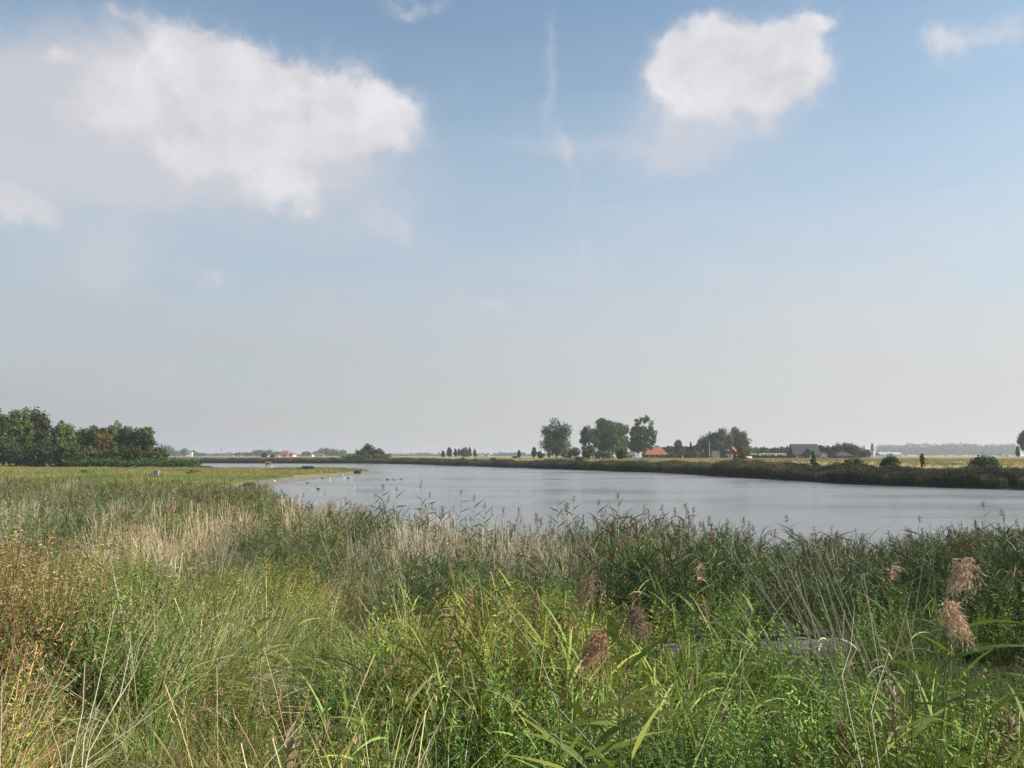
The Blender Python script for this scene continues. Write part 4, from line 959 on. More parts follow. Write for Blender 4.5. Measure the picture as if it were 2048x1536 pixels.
house('long_glasshouse', 1777, 820, 22, 12, 2.2, 4.6, R(0), plain('pale_panel', (0.45, 0.45, 0.43), 0.5), plain('pale_roof_glass', (0.38, 0.40, 0.40), 0.4), 'long pale grey roofed building before the left of the far woodland', 'glasshouse', dr=(-5, 2, 2, M_WHITE))
house('white_shed', 2010, 830, 9, 6, 2.0, 3.2, R(0), M_WHITE, M_GROOF, 'small white shed at the right foot of the far woodland', 'shed', dr=(0, 1.6, 1.7, M_BLACK))
house('pale_hall', 968, 1050, 14, 9, 2.4, 4.0, R(0), M_WHITE, M_GROOF, 'long white hall far off right of the conifer clump', 'hall', dr=(3, 3, 2.4, M_BLACK))

# church-like white tower
x = at(382, 912, 1480)[0]; e = empty('tower', (x, 1480, 2.9)); e.scale = (1.5,) * 3; mb = MB(); mb.box(-1.6, 1.6, -1.6, 1.6, 0, 5.6); mb.box(-5, -1.6, -2, 2, 0, 2.0); mb.build('wall', M_WHITE, e)
mb = MB(); mb.poly([(-1.9, -1.9, 5.6), (1.9, -1.9, 5.6), (1.9, 1.9, 5.6), (-1.9, 1.9, 5.6), (0, 0, 7.4)], [(0, 1, 4), (1, 2, 4), (2, 3, 4), (3, 0, 4), (3, 2, 1, 0)]); mb.build('roof', M_GROOF, e)
mb = MB(); mb.box(-.5, .5, -1.66, -1.58, 3, 4.4); mb.build('window', M_GLASS, e); tag(e, 'small white tower among the hazy trees on the left horizon', 'tower')
# striped pole
x = at(1419, 912, 438)[0]; e = empty('striped_pole', (x, 438, gz(x, 438))); n = 15; h = 8.6
for nm, mt, off in (('white_band', M_WHITE, 0), ('black_band', M_BLACK, 1)):
    mb = MB()
    for i in range(off, n, 2): mb.tube([(0, 0, i * h / n), (0, 0, (i + 1) * h / n)], [.2, .2], (1, 1, 1), 8)
    mb.build(nm, mt, e)
tag(e, 'tall black and white banded pole beside the second tree group', 'pole')
# glass shed
x = at(1430, 912, 441)[0]; e = empty('glass_shed', (x, 441, gz(x, 441))); mb = MB()
mb.box(-1.9, 1.9, -1.4, 1.4, 0, 3.4); mb.build('glazing', plain('pale_glass', (0.16, 0.20, 0.18), 0.25), e)
mb = MB()
for i in range(6): mb.box(-1.95 + i * .78 - .05, -1.95 + i * .78 + .05, -1.5, -1.4, 0, 3.9 if i % 2 == 0 else 3.5)
mb.box(-2, 2, -1.5, -1.42, 3.4, 3.5); mb.build('frame', M_WHITE, e); tag(e, 'small glass shed with white uprights right of the striped pole', 'shed')
# caravans
def caravan(px, d, L, label):
    x = at(px, 912, d)[0]; e = empty('caravan', (x, d, gz(x, d)), R(random.uniform(-8, 8)))
    mb = MB(); l = L / 2
    mb.poly([(-l, -1, .5), (l, -1, .5), (l + .1, -1, 1.5), (l - .5, -1, 2.6), (-l + .3, -1, 2.6), (-l - .1, -1, 1.5), (-l, 1, .5), (l, 1, .5), (l + .1, 1, 1.5), (l - .5, 1, 2.6), (-l + .3, 1, 2.6), (-l - .1, 1, 1.5)],
            [(0, 1, 2, 3, 4, 5), (11, 10, 9, 8, 7, 6), (0, 6, 7, 1), (1, 7, 8, 2), (2, 8, 9, 3), (3, 9, 10, 4), (4, 10, 11, 5), (5, 11, 6, 0)]); mb.build('body', M_WHITE, e)
    for wx in (-l * .45, l * .45):
        mb = MB(); mb.box(wx - .5, wx + .5, -1.03, -.99, 1.5, 2.1); mb.build('window', M_GLASS, e)
    for sy in (-1, 1):
        mb = MB(); mb.tube([(0, sy * .9 - .1, .35), (0, sy * .9 + .1, .35)], [.35, .35], (1, 1, 1), 12); mb.build('wheel', M_BLACK, e)
    tag(e, label, 'caravan', 'white caravans beyond the hedge')
random.seed(3)
for px, L, z, lb in [(1509, 3.6, 0, 'leftmost white caravan beyond the hedge'), (1527, 4.4, 0, 'white caravan second from the left beyond the hedge'), (1539, 4.0, 0, 'white caravan in the middle of the row beyond the hedge'), (1551, 5.0, 0, 'long white caravan fourth in the row'), (1564, 4.2, 0, 'white caravan nearest the dark roofed house')]:
    caravan(px, 440, L, lb)
caravan(1646, 408, 3.4, 'white caravan parked right of the dark roofed house')
# pale upturned boat
x = at(1497, 912, 330)[0]; e = empty('boat', (x, 330, gz(x, 330) + .25), R(6)); V = []; nseg = 9
for i in range(nseg):
    t = i / (nseg - 1) * 2 - 1; w = .75 * (1 - abs(t) ** 2.6) + .05; k = .7 * (1 - .25 * abs(t) ** 2)
    V += [(t * 1.5, -w, 0), (t * 1.5, -w * .8, k * .6), (t * 1.5, 0, k), (t * 1.5, w * .8, k * .6), (t * 1.5, w, 0)]
mb = MB(); mb.poly(V, [(i * 5 + j, (i + 1) * 5 + j, (i + 1) * 5 + j + 1, i * 5 + j + 1) for i in range(nseg - 1) for j in range(4)] + [(4, 3, 2, 1, 0), tuple((nseg - 1) * 5 + j for j in range(5))]); mb.build('hull', plain('salmon_paint', (0.62, 0.40, 0.36), 0.5), e, True)
mb = MB(); mb.tube([(-1.5, 0, .56), (0, 0, .76), (1.5, 0, .56)], [.04, .04, .04], (1, 1, 1), 6); mb.build('keel', M_WHITE, e)
tag(e, 'pale salmon pink boat lying upturned in front of the dark hedge', 'boat')
# small car by the shed
x = at(1276, 912, 420)[0]; e = empty('parked_car', (x, 420, gz(x, 420)), R(20)); mb = MB()
pr = [(-2, .35), (-2, .85), (-1.6, .95), (-1.0, 1.4), (.7, 1.42), (1.2, .98), (2, .85), (2.05, .35)]
mb.poly([(a, -.8, b) for a, b in pr] + [(a, .8, b) for a, b in pr], [tuple(range(7, -1, -1)), tuple(range(8, 16))] + [(i, i + 1, i + 9, i + 8) for i in range(7)] + [(7, 0, 8, 15)])
mb.build('body', plain('pale_blue_paint', (0.50, 0.60, 0.68), 0.35), e)
mb = MB(); mb.box(-.95, .65, -.82, -.79, .98, 1.34); mb.build('window', M_GLASS, e)
for a in (-1.25, 1.3):
    for s_ in (-.78, .78): mb = MB(); mb.tube([(a, s_ - .09, .32), (a, s_ + .09, .32)], [.32, .32], (1, 1, 1), 12); mb.build('wheel', M_BLACK, e)
tag(e, 'pale blue car parked between the shed and the farmhouse', 'car')
# pylons on the horizon
def pylon(px, yt, d, label):
    x = at(px, 912, d)[0]; H = at(px, yt, d)[2] - 2.9; e = empty('pylon', (x, d, 2.9)); mb = MB(); b = H * .1
    for sx in (-1, 1):
        for sy in (-1, 1): mb.tube([(sx * b, sy * b, 0), (sx * b * .35, sy * b * .35, H * .55), (0, 0, H)], [.22, .18, .1], (1, 1, 1), 4)
    for i in range(6):
        z = H * .1 * i; k = b * (1 - .65 * z / (H * .55)) if z < H * .55 else b * .35
        for s in (-1, 1): mb.tube([(-k * s, -k, z), (k * s * .9, -k * .9, z + H * .1)], [.1, .1], (1, 1, 1), 3)
    mb.build('lattice_mast', M_STEEL, e)
    mb = MB()
    for z, w in ((.68, .2), (.8, .16), (.92, .11)): mb.tube([(-H * w, 0, H * z), (H * w, 0, H * z)], [.16, .16], (1, 1, 1), 4); mb.tube([(-H * w, 0, H * z), (0, 0, H * (z + .05)), (H * w, 0, H * z)], [.08, .1, .08], (1, 1, 1), 3)
    mb.build('cross_arms', M_STEEL, e); tag(e, label, 'pylon', 'faint power pylons on the horizon')
pylon(442, 893, 1900, 'faint power pylon above the tree line left of the white bungalow'); pylon(580, 896, 2000, 'faint power pylon rising behind the red barn'); pylon(795, 900, 2200, 'faintest power pylon, right of the dark clump by the river bend')
# posts on the far bank
def post(px, d, h, label, mat=M_WOOD, r=.07, grp='wooden posts on the far bank'):
    if px > 800: d = max(d, shore_d(px) + 13)
    x = at(px, 912, d)[0]; mb = MB(); mb.tube([(0, 0, -.2), (.02, 0, h)], [r, r * .85], (1, 1, 1), 7); o = mb.build('post', mat); o.location = (x, d, gz(x, d)); tag(o, label, 'post', grp)
post(1554, 150, 1.5, 'short dark wooden post standing alone in the straw field', r=.09)
post(818, 330, 1.4, 'thin post on the straw bank right of the dark clump'); post(831, 330, 1.4, 'second thin post on the straw bank, left of the brown cow')
post(1365, 400, 1.5, 'white post in front of the brick house', M_WHITE, .16); post(1595, 392, 1.2, 'short white post by the left corner of the dark roofed house', M_WHITE, .14)
post(1201, 405, 1.1, 'low white post under the grey green bush', M_WHITE, .13)

# ------------------------------------------------------------------ things on the spit and on the water
zs = lambda x, y: gz(x, y)
# fenced trough on the meadow
d = 124; xc = at(305, 912, d)[0]
mb = MB(); mb.box(-.36, .36, -.3, .3, -.1, 1.0); mb.box(-.42, .42, -.36, .36, 1.0, 1.08); o = mb.build('pump_housing', M_CONC); o.location = (at(310, 912, d)[0], d + .8, zs(xc, d)); tag(o, 'grey concrete pump housing inside the ring of posts on the meadow', 'pump housing')
k = 0
for px, h, dd, lb in [(293, 1.35, 123.5, 'tallest leaning pale post left of the pump housing'), (286, 0.7, 124, 'outermost left short post of the ring'), (299, 0.8, 123.7, 'short post just right of the tall pale post'), (303, 0.8, 123.2, 'short post in front of the left side of the pump housing'), (315, 1.4, 124.6, 'tall thin post at the right side of the pump housing'), (320, 0.85, 123.6, 'short post right of the pump housing'), (324, 0.95, 124, 'second last post on the right of the ring'), (327, 1.0, 123.4, 'last post on the right end of the ring')]:
    post(px, dd, h, lb, M_WOOD, .055, 'posts ringing the pump housing')
thicket('weed_patch', [(at(282, 912, d)[0], d - .5), (at(326, 912, d)[0], d - .5)], .38, .5, (0.05, 0.07, 0.03), 'dark weeds growing around the ring of posts', 26, .12, 'weeds')
# hut on stilts in the back channel
d = 300; x = at(537, 912, d)[0]; e = empty('water_hut', (x, d, 0)); mb = MB()
for sx in (-.8, .8):
    for sy in (-.6, .6): p_ = MB(); p_.tube([(sx, sy, -1.2), (sx, sy, .75)], [.09, .09], (1, 1, 1), 6); p_.build('stilt', M_WOOD, e)
mb.box(-1.5, 1.5, -1, 1, .12, .3); mb.build('platform', M_WHITE, e)
mb = MB(); mb.box(-.8, .8, -.7, .7, .7, 1.5); mb.build('cabin', M_WOOD, e)
mb = MB(); mb.poly([(-1, -.9, 1.5), (1, -.9, 1.5), (1, .9, 1.5), (-1, .9, 1.5), (-1, 0, 2.0), (1, 0, 2.0)], [(0, 1, 5, 4), (2, 3, 4, 5), (0, 4, 3), (1, 2, 5), (3, 2, 1, 0)]); mb.build('roof', M_BRICK, e)
mb = MB(); mb.tube([(1.2, 0, .3), (1.2, 0, 1.6)], [.06, .06], (1, 1, 1), 6); mb.build('mooring_post', M_WOOD, e)
tag(e, 'small brown hut on a white platform standing in the back channel', 'hut')

def bird(px, py, size, body, wing, bill, label, cat, swim=True, head=None, group=None, rz=None, neck=.0):
    dd = 4.0 / (ray(px, py)[2] / -ray(px, py)[1]); x = at(px, py, dd)[0]
    zb = 0.0 if swim else max(gz(x, dd), 0) + size * .28
    e = empty(cat.replace(' ', '_'), (x, dd, zb), random.uniform(0, 6.28) if rz is None else rz); s = size
    mb = MB(); pts = [(-.52, 0, .16), (-.36, 0, .14), (-.15, 0, .10), (.12, 0, .11), (.30, 0, .18), (.36, 0, .28 + neck * .5), (.40, 0, .38 + neck), (.50, 0, .39 + neck)]
    rd = [.02, .10, .17, .17, .11, .065, .085, .03]
    mb.tube([tuple(c * s for c in p) for p in pts], [r * s for r in rd], body, 9); b_ = mb.build('body', M_VC, e, True)
    mb = MB(); mb.tube([(.50 * s, 0, (.385 + neck) * s), (.62 * s, 0, (.36 + neck) * s)], [.03 * s, .008 * s], bill, 5); mb.build('bill', M_VC, e)
    for sy in (-1, 1):
        mb = MB(); mb.tube([(.12 * s, sy * .13 * s, .17 * s), (-.15 * s, sy * .13 * s, .18 * s), (-.5 * s, sy * .05 * s, .19 * s)], [.05 * s, .085 * s, .015 * s], wing, 6); mb.build('wing', M_VC, e, True)
    if not swim:
        for sy in (-1, 1):
            mb = MB(); mb.tube([(0, sy * .05 * s, .02), (0.02, sy * .05 * s, -.28 * s)], [.015 * s, .012 * s], bill, 4); mb.build('leg', M_VC, e)
    tag(e, label, cat, group)
random.seed(8); WH = (.78, .77, .74); GY = (.42, .43, .45); YB = (.55, .35, .08); BK = (.03, .028, .026)
for px, py, lb, sw in [(660, 958.5, 'gull at the left end of the row along the mud, a little nearer', 1), (674, 955, 'gull in the row along the mud, second from the left', 1), (685, 953, 'gull standing furthest back in the row along the mud', 0), (690, 955.5, 'gull near the middle of the row beside the brown ducks', 1), (700, 955, 'gull at the right end of the row along the mud', 1), (768, 947, 'gull alone at the muddy tip of the spit', 0), (707, 972, 'gull swimming alone in the open water', 1), (866, 934, 'tiny gull swimming far out below the dark bank', 1)]:
    bird(px, py, .5, (.6, .6, .58), GY, YB, lb, 'gull', bool(sw), group='gulls near the spit')
bird(549, 965.5, .5, (.6, .6, .58), WH, (.6, .25, .05), 'white goose resting on the mud left of the gulls', 'goose', False, neck=.1)
for px, py, lb in [(636, 978.5, 'dark duck swimming alone nearest the reeds'), (615, 967, 'small dark duck near the mud rim'), (775, 960, 'dark duck left of the group of four right of the spit tip'), (785, 959.5, 'dark duck second in the group of four'), (790, 960.5, 'dark duck third in the group of four'), (802, 959, 'dark duck at the right of the group of four'), (843, 963, 'dark duck alone right of the group of four'), (645, 957.5, 'brown duck on the mud left of the gulls'), (694, 956, 'dark duck among the gulls in the row'), (698, 956.5, 'second dark duck at the right of the gull row')]:
    bird(px, py, .55, BK if px != 645 else (.12, .06, .04), (.05, .045, .04), (.2, .17, .05), lb, 'duck', True, group='ducks on the river')

def skin(name, verts, edges, radii, mat, parent, col, rootv=0, sub=1):
    me = bpy.data.meshes.new(name); me.from_pydata(verts, edges, []); me.materials.append(mat)
    o = bpy.data.objects.new(name, me); link(o, parent)
    m = o.modifiers.new('skin', 'SKIN')
    if not me.skin_vertices: me.skin_vertices.new()
    sv = me.skin_vertices[0].data
    for i, r in enumerate(radii): sv[i].radius = (r, r) if not isinstance(r, tuple) else r
    sv[rootv].use_root = True
    s = o.modifiers.new('sub', 'SUBSURF'); s.levels = sub; s.render_levels = sub; return o
def cow(px, d, rz, col, label, lying=False, size=1.0, group='cattle grazing across the river', graze=True, on=None):
    if px > 800: d = max(d, shore_d(px) + 26)
    x = at(px, 912, d)[0]; e = empty('cow', (x, d, gz(x, d)), rz); e.scale = (size,) * 3
    m = plain('coat', col, 0.85, .15, 3.0); z = 1.05 if not lying else .42
    L = [(0, 0, z), (.45, 0, z + .05), (.8, 0, z + .08), (1.1, 0, z + (.02 if graze else .25)), (1.42, 0, z - (.45 if graze else -.32)), (1.62, 0, z - (.72 if graze else -.18)), (-.45, 0, z + .05), (-.8, 0, z + .08), (-.95, 0, z - .1), (-1.0, 0, z - .65)]
    E = [(0, 1), (1, 2), (2, 3), (3, 4), (4, 5), (0, 6), (6, 7), (7, 8), (8, 9)]; Rd = [.40, .40, .34, .22, .17, .10, .40, .34, .08, .03]
    if lying: L[8] = (-1.0, 0, z); L[9] = (-1.15, 0, .1)
    n = len(L)
    for bx, j in ((.62, 1), (-.62, 6)):
        for sy in (-1, 1):
            if not lying: pts = [(bx, sy * .24, z - .2), (bx + (.02 if bx > 0 else -.06), sy * .25, z - .6), (bx, sy * .25, .04)]; rr = [.15, .075, .06]
            else: pts = [(bx, sy * .34, z - .18), (bx + .3, sy * .42, .10), (bx - .05, sy * .46, .07)]; rr = [.15, .08, .05]
            k = len(L); L += pts; Rd += rr; E += [(j, k), (k, k + 1), (k + 1, k + 2)]
    skin('body', L, E, Rd, m, e, col)
    hx, hz = L[4][0], L[4][2]
    for sy in (-1, 1):
        mb = MB(); mb.tube([(hx - .02, sy * .13, hz + .1), (hx - .05, sy * .3, hz + .12)], [.06, .02], (1, 1, 1), 6); mb.build('ear', m, e)
    tag(e, label, 'cow', group)
cow(858, 300, R(20), (.11, .05, .03), 'reddish brown cow lying on the straw bank left of the pale cattle', True)
cow(905, 292, R(10), (.72, .66, .55), 'cream cow, leftmost of the pale cattle on the far bank'); cow(917, 293, R(160), (.70, .66, .58), 'cream cow second of the pale cattle, left of the small bush', size=.8)
cow(942, 288, R(185), (.66, .60, .50), 'cream cow right of the small round bush')
cow(998, 280, R(100), (.06, .035, .03), 'dark brown cow right of the second small bush', size=.8)
cow(1029, 300, R(8), (.62, .60, .56), 'pale cow beside the grazing black cow', size=.9); cow(1031, 330, R(190), (.03, .03, .03), 'black cow just behind the pale cow on the field')
cow(612, 206, R(10), (.02, .019, .018), 'black cow lying at the left on the spit', True, group='black cattle lying on the spit'); cow(621, 207, R(170), (.022, .02, .019), 'black cow lying at the right on the spit', True, group='black cattle lying on the spit')

# ------------------------------------------------------------------ near bank: plank walk, pipe and single plants
def build_walk():
    line = [(.9, 9.95), (2.2, 10.45), (3.5, 11.0), (5.05, 11.8)]
    m, q, out = newmat('slab_concrete'); oc = q.new('ShaderNodeTexCoord').outputs['Object']
    w = q.new('ShaderNodeTexWave', bands_direction='X'); q.put(w.inputs[0], oc); w.inputs['Scale'].default_value = 2.6; w.inputs['Distortion'].default_value = .4
    c = q.mix(q.ss(w.outputs[1], .0, .25), (0.045, 0.045, 0.040, 1), (0.11, 0.107, 0.098, 1))
    c = q.mix(q.ss(q.noise(oc, 3, 6, .7), .55, .7), c, (0.13, 0.10, 0.06, 1))
    p = q.new('ShaderNodeBsdfPrincipled'); q.put(p.inputs['Base Color'], c); p.inputs['Roughness'].default_value = .7; q.nt.links.new(p.outputs[0], out.inputs[0])
    mb = MB(); n = 14; pts = []
    for i in range(n + 1):
        t = i / n * (len(line) - 1); k = min(int(t), len(line) - 2); f = t - k
        x = line[k][0] * (1 - f) + line[k + 1][0] * f; y = line[k][1] * (1 - f) + line[k + 1][1] * f; pts.append((x, y, gz(x, y) + .11))
    for i in range(n):
        a, b = Vector(pts[i]), Vector(pts[i + 1]); d = (b - a).normalized(); s = Vector((-d.y, d.x, 0)) * .33; b = b - d * .012
        t = Vector((0, 0, .16)); vs = [a - s, b - s, b + s, a + s]; mb.poly([tuple(v) for v in vs] + [tuple(v - t) for v in vs], [(0, 1, 2, 3), (0, 4, 5, 1), (1, 5, 6, 2), (2, 6, 7, 3), (3, 7, 4, 0)])
    tag(mb.build('path', m), kind='structure')
    mb = MB(); pp = [(x - .19 + .0, y + .44, z + .045) for x, y, z in pts[1:]]; mb.tube(pp, [.032] * len(pp), (1, 1, 1), 9)
    tag(mb.build('pipe', M_BLACK, smooth=True), 'black pipe lying along the far edge of the slab path', 'pipe')
build_walk()

def part_mesh(name, parent, fn, mat=None):
    mb = MB(); fn(mb); return mb.build(name, mat or M_L, parent)
def reed_plant(px, ytop, d, label, lean=.12, pl=.28, leaves=9, lc=None, pc=None, lw=.026, ll=.45, group=None, seed=0, pside=None, r=.006, arc=1.0, leafup=(.3, 1.2)):
    random.seed(900 + seed + int(px)); x, _, zt = at(px, ytop, d); bx = x - lean * 1.2; z0 = gz(bx, d); H = zt - z0
    e = empty('reed_plant', (bx, d, z0)); n = 8; pts = []
    for i in range(n + 1): t = i / n; pts.append(Vector((lean * 1.2 * t ** 1.6, .03 * math.sin(3 * t), H * t - (.06 if i == 0 else 0))))
    rr = r * max(1, d / 12)
    part_mesh('stem', e, lambda mb: mb.tube(pts, [rr * (1 - .6 * i / n) for i in range(n + 1)], jc((0.16, 0.17, 0.06)), 5))
    lc = lc or [(0.16, 0.21, 0.05), (0.22, 0.24, 0.06), (0.11, 0.16, 0.04)]
    for i in range(leaves):
        t = (.3 if d < 12 else .5) + (.65 if d < 12 else .46) * i / leaves; k = min(int(t * n), n - 1); q = pts[k].lerp(pts[k + 1], t * n - k); a = (i % 2) * math.pi + random.gauss(0, .6)
        part_mesh('leaf', e, lambda mb: mb.ribbon(q, (math.cos(a), math.sin(a) * .6, random.uniform(*leafup)), ll * random.uniform(.65, 1.15), lw * random.uniform(.8, 1.2) * max(1, d / 14), random.uniform(1.0, 3.0) * arc, 6, jc(random.choice(lc), .15), base=.5))
    if pl:
        def pf(mb):
            top = pts[-1]; dd = (pts[-1] - pts[-2]).normalized(); cols = pc or [(0.60, 0.40, 0.29), (0.70, 0.50, 0.38), (0.46, 0.28, 0.20)]
            sd = pside if pside is not None else random.choice([-1, 1]); nn = 120 if d < 8 else 26
            for i in range(nn):
                t = i / nn; q = top + dd * pl * (t - .35) * .8
                v = Vector((sd * random.uniform(.0, .95) + random.gauss(0, .3), random.gauss(0, .45), random.uniform(.0, .9)))
                p_, d_ = mb.ribbon(q, v, pl * random.uniform(.4, .85) * (1 - .4 * t), pl * (.008 if d < 8 else .05), 14, 6, jc(random.choice(cols), .2), tip=.6)
                if d < 8:
                    for k in range(9):
                        mb.ribbon(p_ - d_ * random.uniform(0, pl * .55) + Vector((random.gauss(0, .006), random.gauss(0, .006), 0)), d_ + Vector((random.gauss(0, .35), random.gauss(0, .35), 0)), .022, .0042, 3, 2, jc(random.choice(cols), .25), base=.7)
        part_mesh('plume', e, pf, M_STRAW)
    tag(e, label, 'reed', group); return e
GR1 = 'single reeds with plumes on the near bank'
reed_plant(1938, 1165, 4.6, 'reed with the highest bright pinkish plume at the right of the near bank', .10, .165, 5, pside=-1, group=GR1)
reed_plant(1898, 1258, 4.3, 'reed with the widest bright plume, just below the highest one', .06, .175, 7, pside=1, group=GR1, lw=.032, leafup=(-.1, .6))
reed_plant(1262, 1255, 4.7, 'reed with a hanging grey brown plume before the left end of the slab path', .05, .16, 8, pc=[(0.24, 0.17, 0.13), (0.30, 0.21, 0.16), (0.18, 0.12, 0.09)], pside=1, group=GR1)
reed_plant(1205, 1315, 3.7, 'reed with a russet drooping plume left of the slab path, low in the photo', .07, .155, 8, pc=[(0.34, 0.17, 0.10), (0.40, 0.23, 0.15)], pside=-1, group=GR1)
reed_plant(1185, 1195, 6.2, 'reed with a small dull brown plume among dark reeds in the middle', .05, .26, 6, pc=[(0.26, 0.18, 0.12)], group=GR1)
reed_plant(1395, 1150, 8.5, 'reed with a tiny tan plume before the dark reeds above the slab path', .05, .22, 5, group=GR1)
reed_plant(1782, 1150, 8.0, 'reed with a tiny tan plume between the straw fan and the bright plumes', .05, .2, 5, group=GR1)
GY1 = 'yellowish broad leaved reeds close to the camera'
YL = [(0.30, 0.33, 0.06), (0.24, 0.29, 0.06), (0.36, 0.36, 0.09), (0.18, 0.24, 0.05)]
for px, yt, d, lb in [(1118, 1400, 3.3, 'yellow green broad leaved reed at bottom centre'), (1240, 1350, 3.4, 'yellow green reed below the russet plume'), (1180, 1440, 2.8, 'lowest yellow green reed right of the bottom centre'), (1262, 1440, 2.7, 'bright broad leaved reed at the bottom, below the pale plumes'),
    (1900, 1330, 3.4, 'broad leaved reed under the widest bright plume'), (1830, 1350, 3.6, 'broad leaved reed left of and below the bright plumes'), (1960, 1380, 3.2, 'broad leaved reed at the right bottom'), (512, 1215, 6.5, 'upright yellow reed left of the photo centre'), (530, 1240, 6.0, 'second upright yellow reed, lower than the first'), (600, 1190, 7.4, 'yellow leaved reed on the bank, right of the upright pair'),
    (1610, 1360, 4.0, 'bright green broad leaved reed below the straw fan'), (1480, 1300, 5.2, 'green reed standing before the slab path'), (1545, 1290, 5.8, 'second green reed standing before the slab path')]:
    reed_plant(px, yt, d, lb, random.uniform(-.06, .1), 0, 9, YL, lw=.021, ll=.30, group=GY1, leafup=(-.1, 1.3))
GS = 'tall reeds silhouetted against the water'
SIL_G = [(0.07, 0.10, 0.045), (0.055, 0.085, 0.04)]; SIL_P = [(0.20, 0.12, 0.09), (0.25, 0.15, 0.10)]
for px, yt, d, lb in [(765, 975, 25, 'tall leafy reed, first from the left rising against the water'), (792, 980, 25, 'reed with orange brown plume second in the row against the water'), (752, 992, 26, 'shorter reed at the left of the row against the water'), (843, 973, 24, 'tallest reed against the water left of centre'), (858, 992, 23, 'reed with drooping plume right of the tallest one'),
    (923, 987, 22.5, 'leafy reed with small plume between two gaps of water'), (950, 997, 22, 'reed with long leaf pointing right above the reed bed'), (971, 1013, 22, 'short plumed reed right of the long leafed one'), (885, 1018, 23, 'small dark plumed reed in the gap of the row'), (1115, 992, 20, 'leafy plumeless reed with crossed leaves against the water'), (1147, 1000, 20, 'reed with feathery plume in the middle of the water edge'), (1196, 1008, 19, 'reed with dark brown plume right of the feathery one'),
    (1237, 993, 18.5, 'tall twin leafed reed before the right cape of reeds'), (1326, 1018, 18, 'reed with round dark plume at the cape of reeds'), (1372, 1015, 18, 'last tall reed on the cape of reeds'), (1575, 1040, 17.5, 'leafy reed right of the cape, alone over the lower reeds'), (1968, 1012, 17, 'highest dark reed at the right, bending left'), (2006, 1028, 17, 'dark plumed reed near the right edge'), (1838, 1040, 18, 'dark reed left of the highest one at the right'), (690, 1000, 30, 'small reed at the left start of the water')]:
    reed_plant(px, yt, d, lb, random.uniform(-.06, .12), .17 if 'plumeless' not in lb else 0, 9, SIL_G, SIL_P, lw=.02, ll=.36, group=GS, r=.004, arc=.6)

def stalk(p0, p1, r, label, branches=0, bend=.05, col=(0.62, 0.55, 0.40), group=None, name='dead_stalk', cat='dead stalk', root=True, bl=.45):
    r *= .72; a = Vector(at(*p0)); b = Vector(at(*p1))
    if root:
        v = (b - a); 
        for _ in range(200):
            if a.z <= gz(a.x, a.y) + .01: break
            a = a - v.normalized() * .02
    e = empty(name, a); v = b - a; n = 8; s = Vector((0.3, 0, 1)).cross(v).normalized()
    pts = [v * (i / n) + s * math.sin(math.pi * i / n) * bend * v.length + (Vector((random.gauss(0, 1), 0, random.gauss(0, 1))) * v.length * .006 if 0 < i < n else Vector((0, 0, 0))) for i in range(n + 1)]
    part_mesh('stem', e, lambda mb: mb.tube(pts, [r * (1 - .75 * i / n) for i in range(n + 1)], col, 6), M_STRAW)
    for i in range(branches):
        t = .3 + .65 * i / max(1, branches); k = min(int(t * n), n - 1); q = pts[k].lerp(pts[k + 1], t * n - k)
        dd = v.normalized() * .8 + Vector((random.choice([-1, 1, 1]) * random.uniform(.4, .9), random.gauss(0, .3), 0)); L = bl * random.uniform(.5, 1.1)
        def bf(mb):
            kk = Vector((random.gauss(0, .1), random.gauss(0, .1), .12)) * L; p = [q, q + dd.normalized() * L * .3 + kk * .3, q + dd.normalized() * L * .55 + kk, q + dd.normalized() * L + kk * 1.5]
            mb.tube(p, [r * .42, r * .34, r * .26, r * .12], col, 4)
            mb.tube([p[1], p[1] + (dd.normalized() + Vector((random.gauss(0, .5), 0, .4))).normalized() * L * .45], [r * .22, r * .12], col, 4)
        part_mesh('branch', e, bf, M_STRAW)
    tag(e, label, cat, group); return e
random.seed(77)
GD = 'pale dead stalks on the near bank'
PALE_W = (0.52, 0.44, 0.33)
stalk((190, 1525, 2.75), (262, 1290, 3.05), .0065, 'thick pale branching dead stalk leaning right at the lower left', 6, .01, PALE_W, GD)
stalk((150, 1490, 2.8), (170, 1322, 2.95), .0065, 'straight pale broken dead stalk left of the branching one', 4, .01, PALE_W, GD)
stalk((8, 1490, 2.8), (4, 1352, 2.9), .005, 'pale dead stalk at the very left edge', 1, .01, PALE_W, GD)
stalk((66, 1480, 2.9), (80, 1330, 3.1), .0032, 'thin dead stalk between the left edge and the broken one', 3, .04, (.5, .4, .26), GD)
stalk((100, 1530, 2.7), (160, 1250, 3.2), .003, 'very thin tan stalk crossing behind the broken dead stalk', 3, .05, (.5, .38, .22), GD)
stalk((205, 1350, 4.3), (232, 1200, 4.6), .006, 'upright dead stalk with seed head left of centre', 3, .02, (.55, .47, .36), GD, bl=.2)
stalk((1100, 1530, 2.6), (912, 1322, 3.6), .0055, 'longest pale stalk leaning left across the bottom centre', 0, -.05, (0.56, 0.49, 0.33), GD)
stalk((1095, 1330, 4.6), (978, 1180, 5.8), .006, 'pale leaning stalk in the dark middle of the bank', 1, .02, (.6, .5, .36), GD)
stalk((1600, 1340, 4.6), (1700, 1480, 3.6), .0035, 'thin pale arching stalk below the straw fan', 0, .05, (.45, .40, .28), GD, root=False)
stalk((1830, 1530, 2.6), (1700, 1180, 5.2), .0035, 'long thin pale stalk slanting down from the straw fan', 0, .03, (.45, .40, .28), GD)
stalk((1600, 1395, 4.0), (1608, 1160, 6.0), .003, 'thin greenish stalk crossing the slab path', 0, .06, (.35, .36, .15), GD)
stalk((1860, 1500, 2.8), (1780, 1300, 4.2), .003, 'thin pale stalk right of the slanting one', 0, .04, (.6, .5, .36), GD)
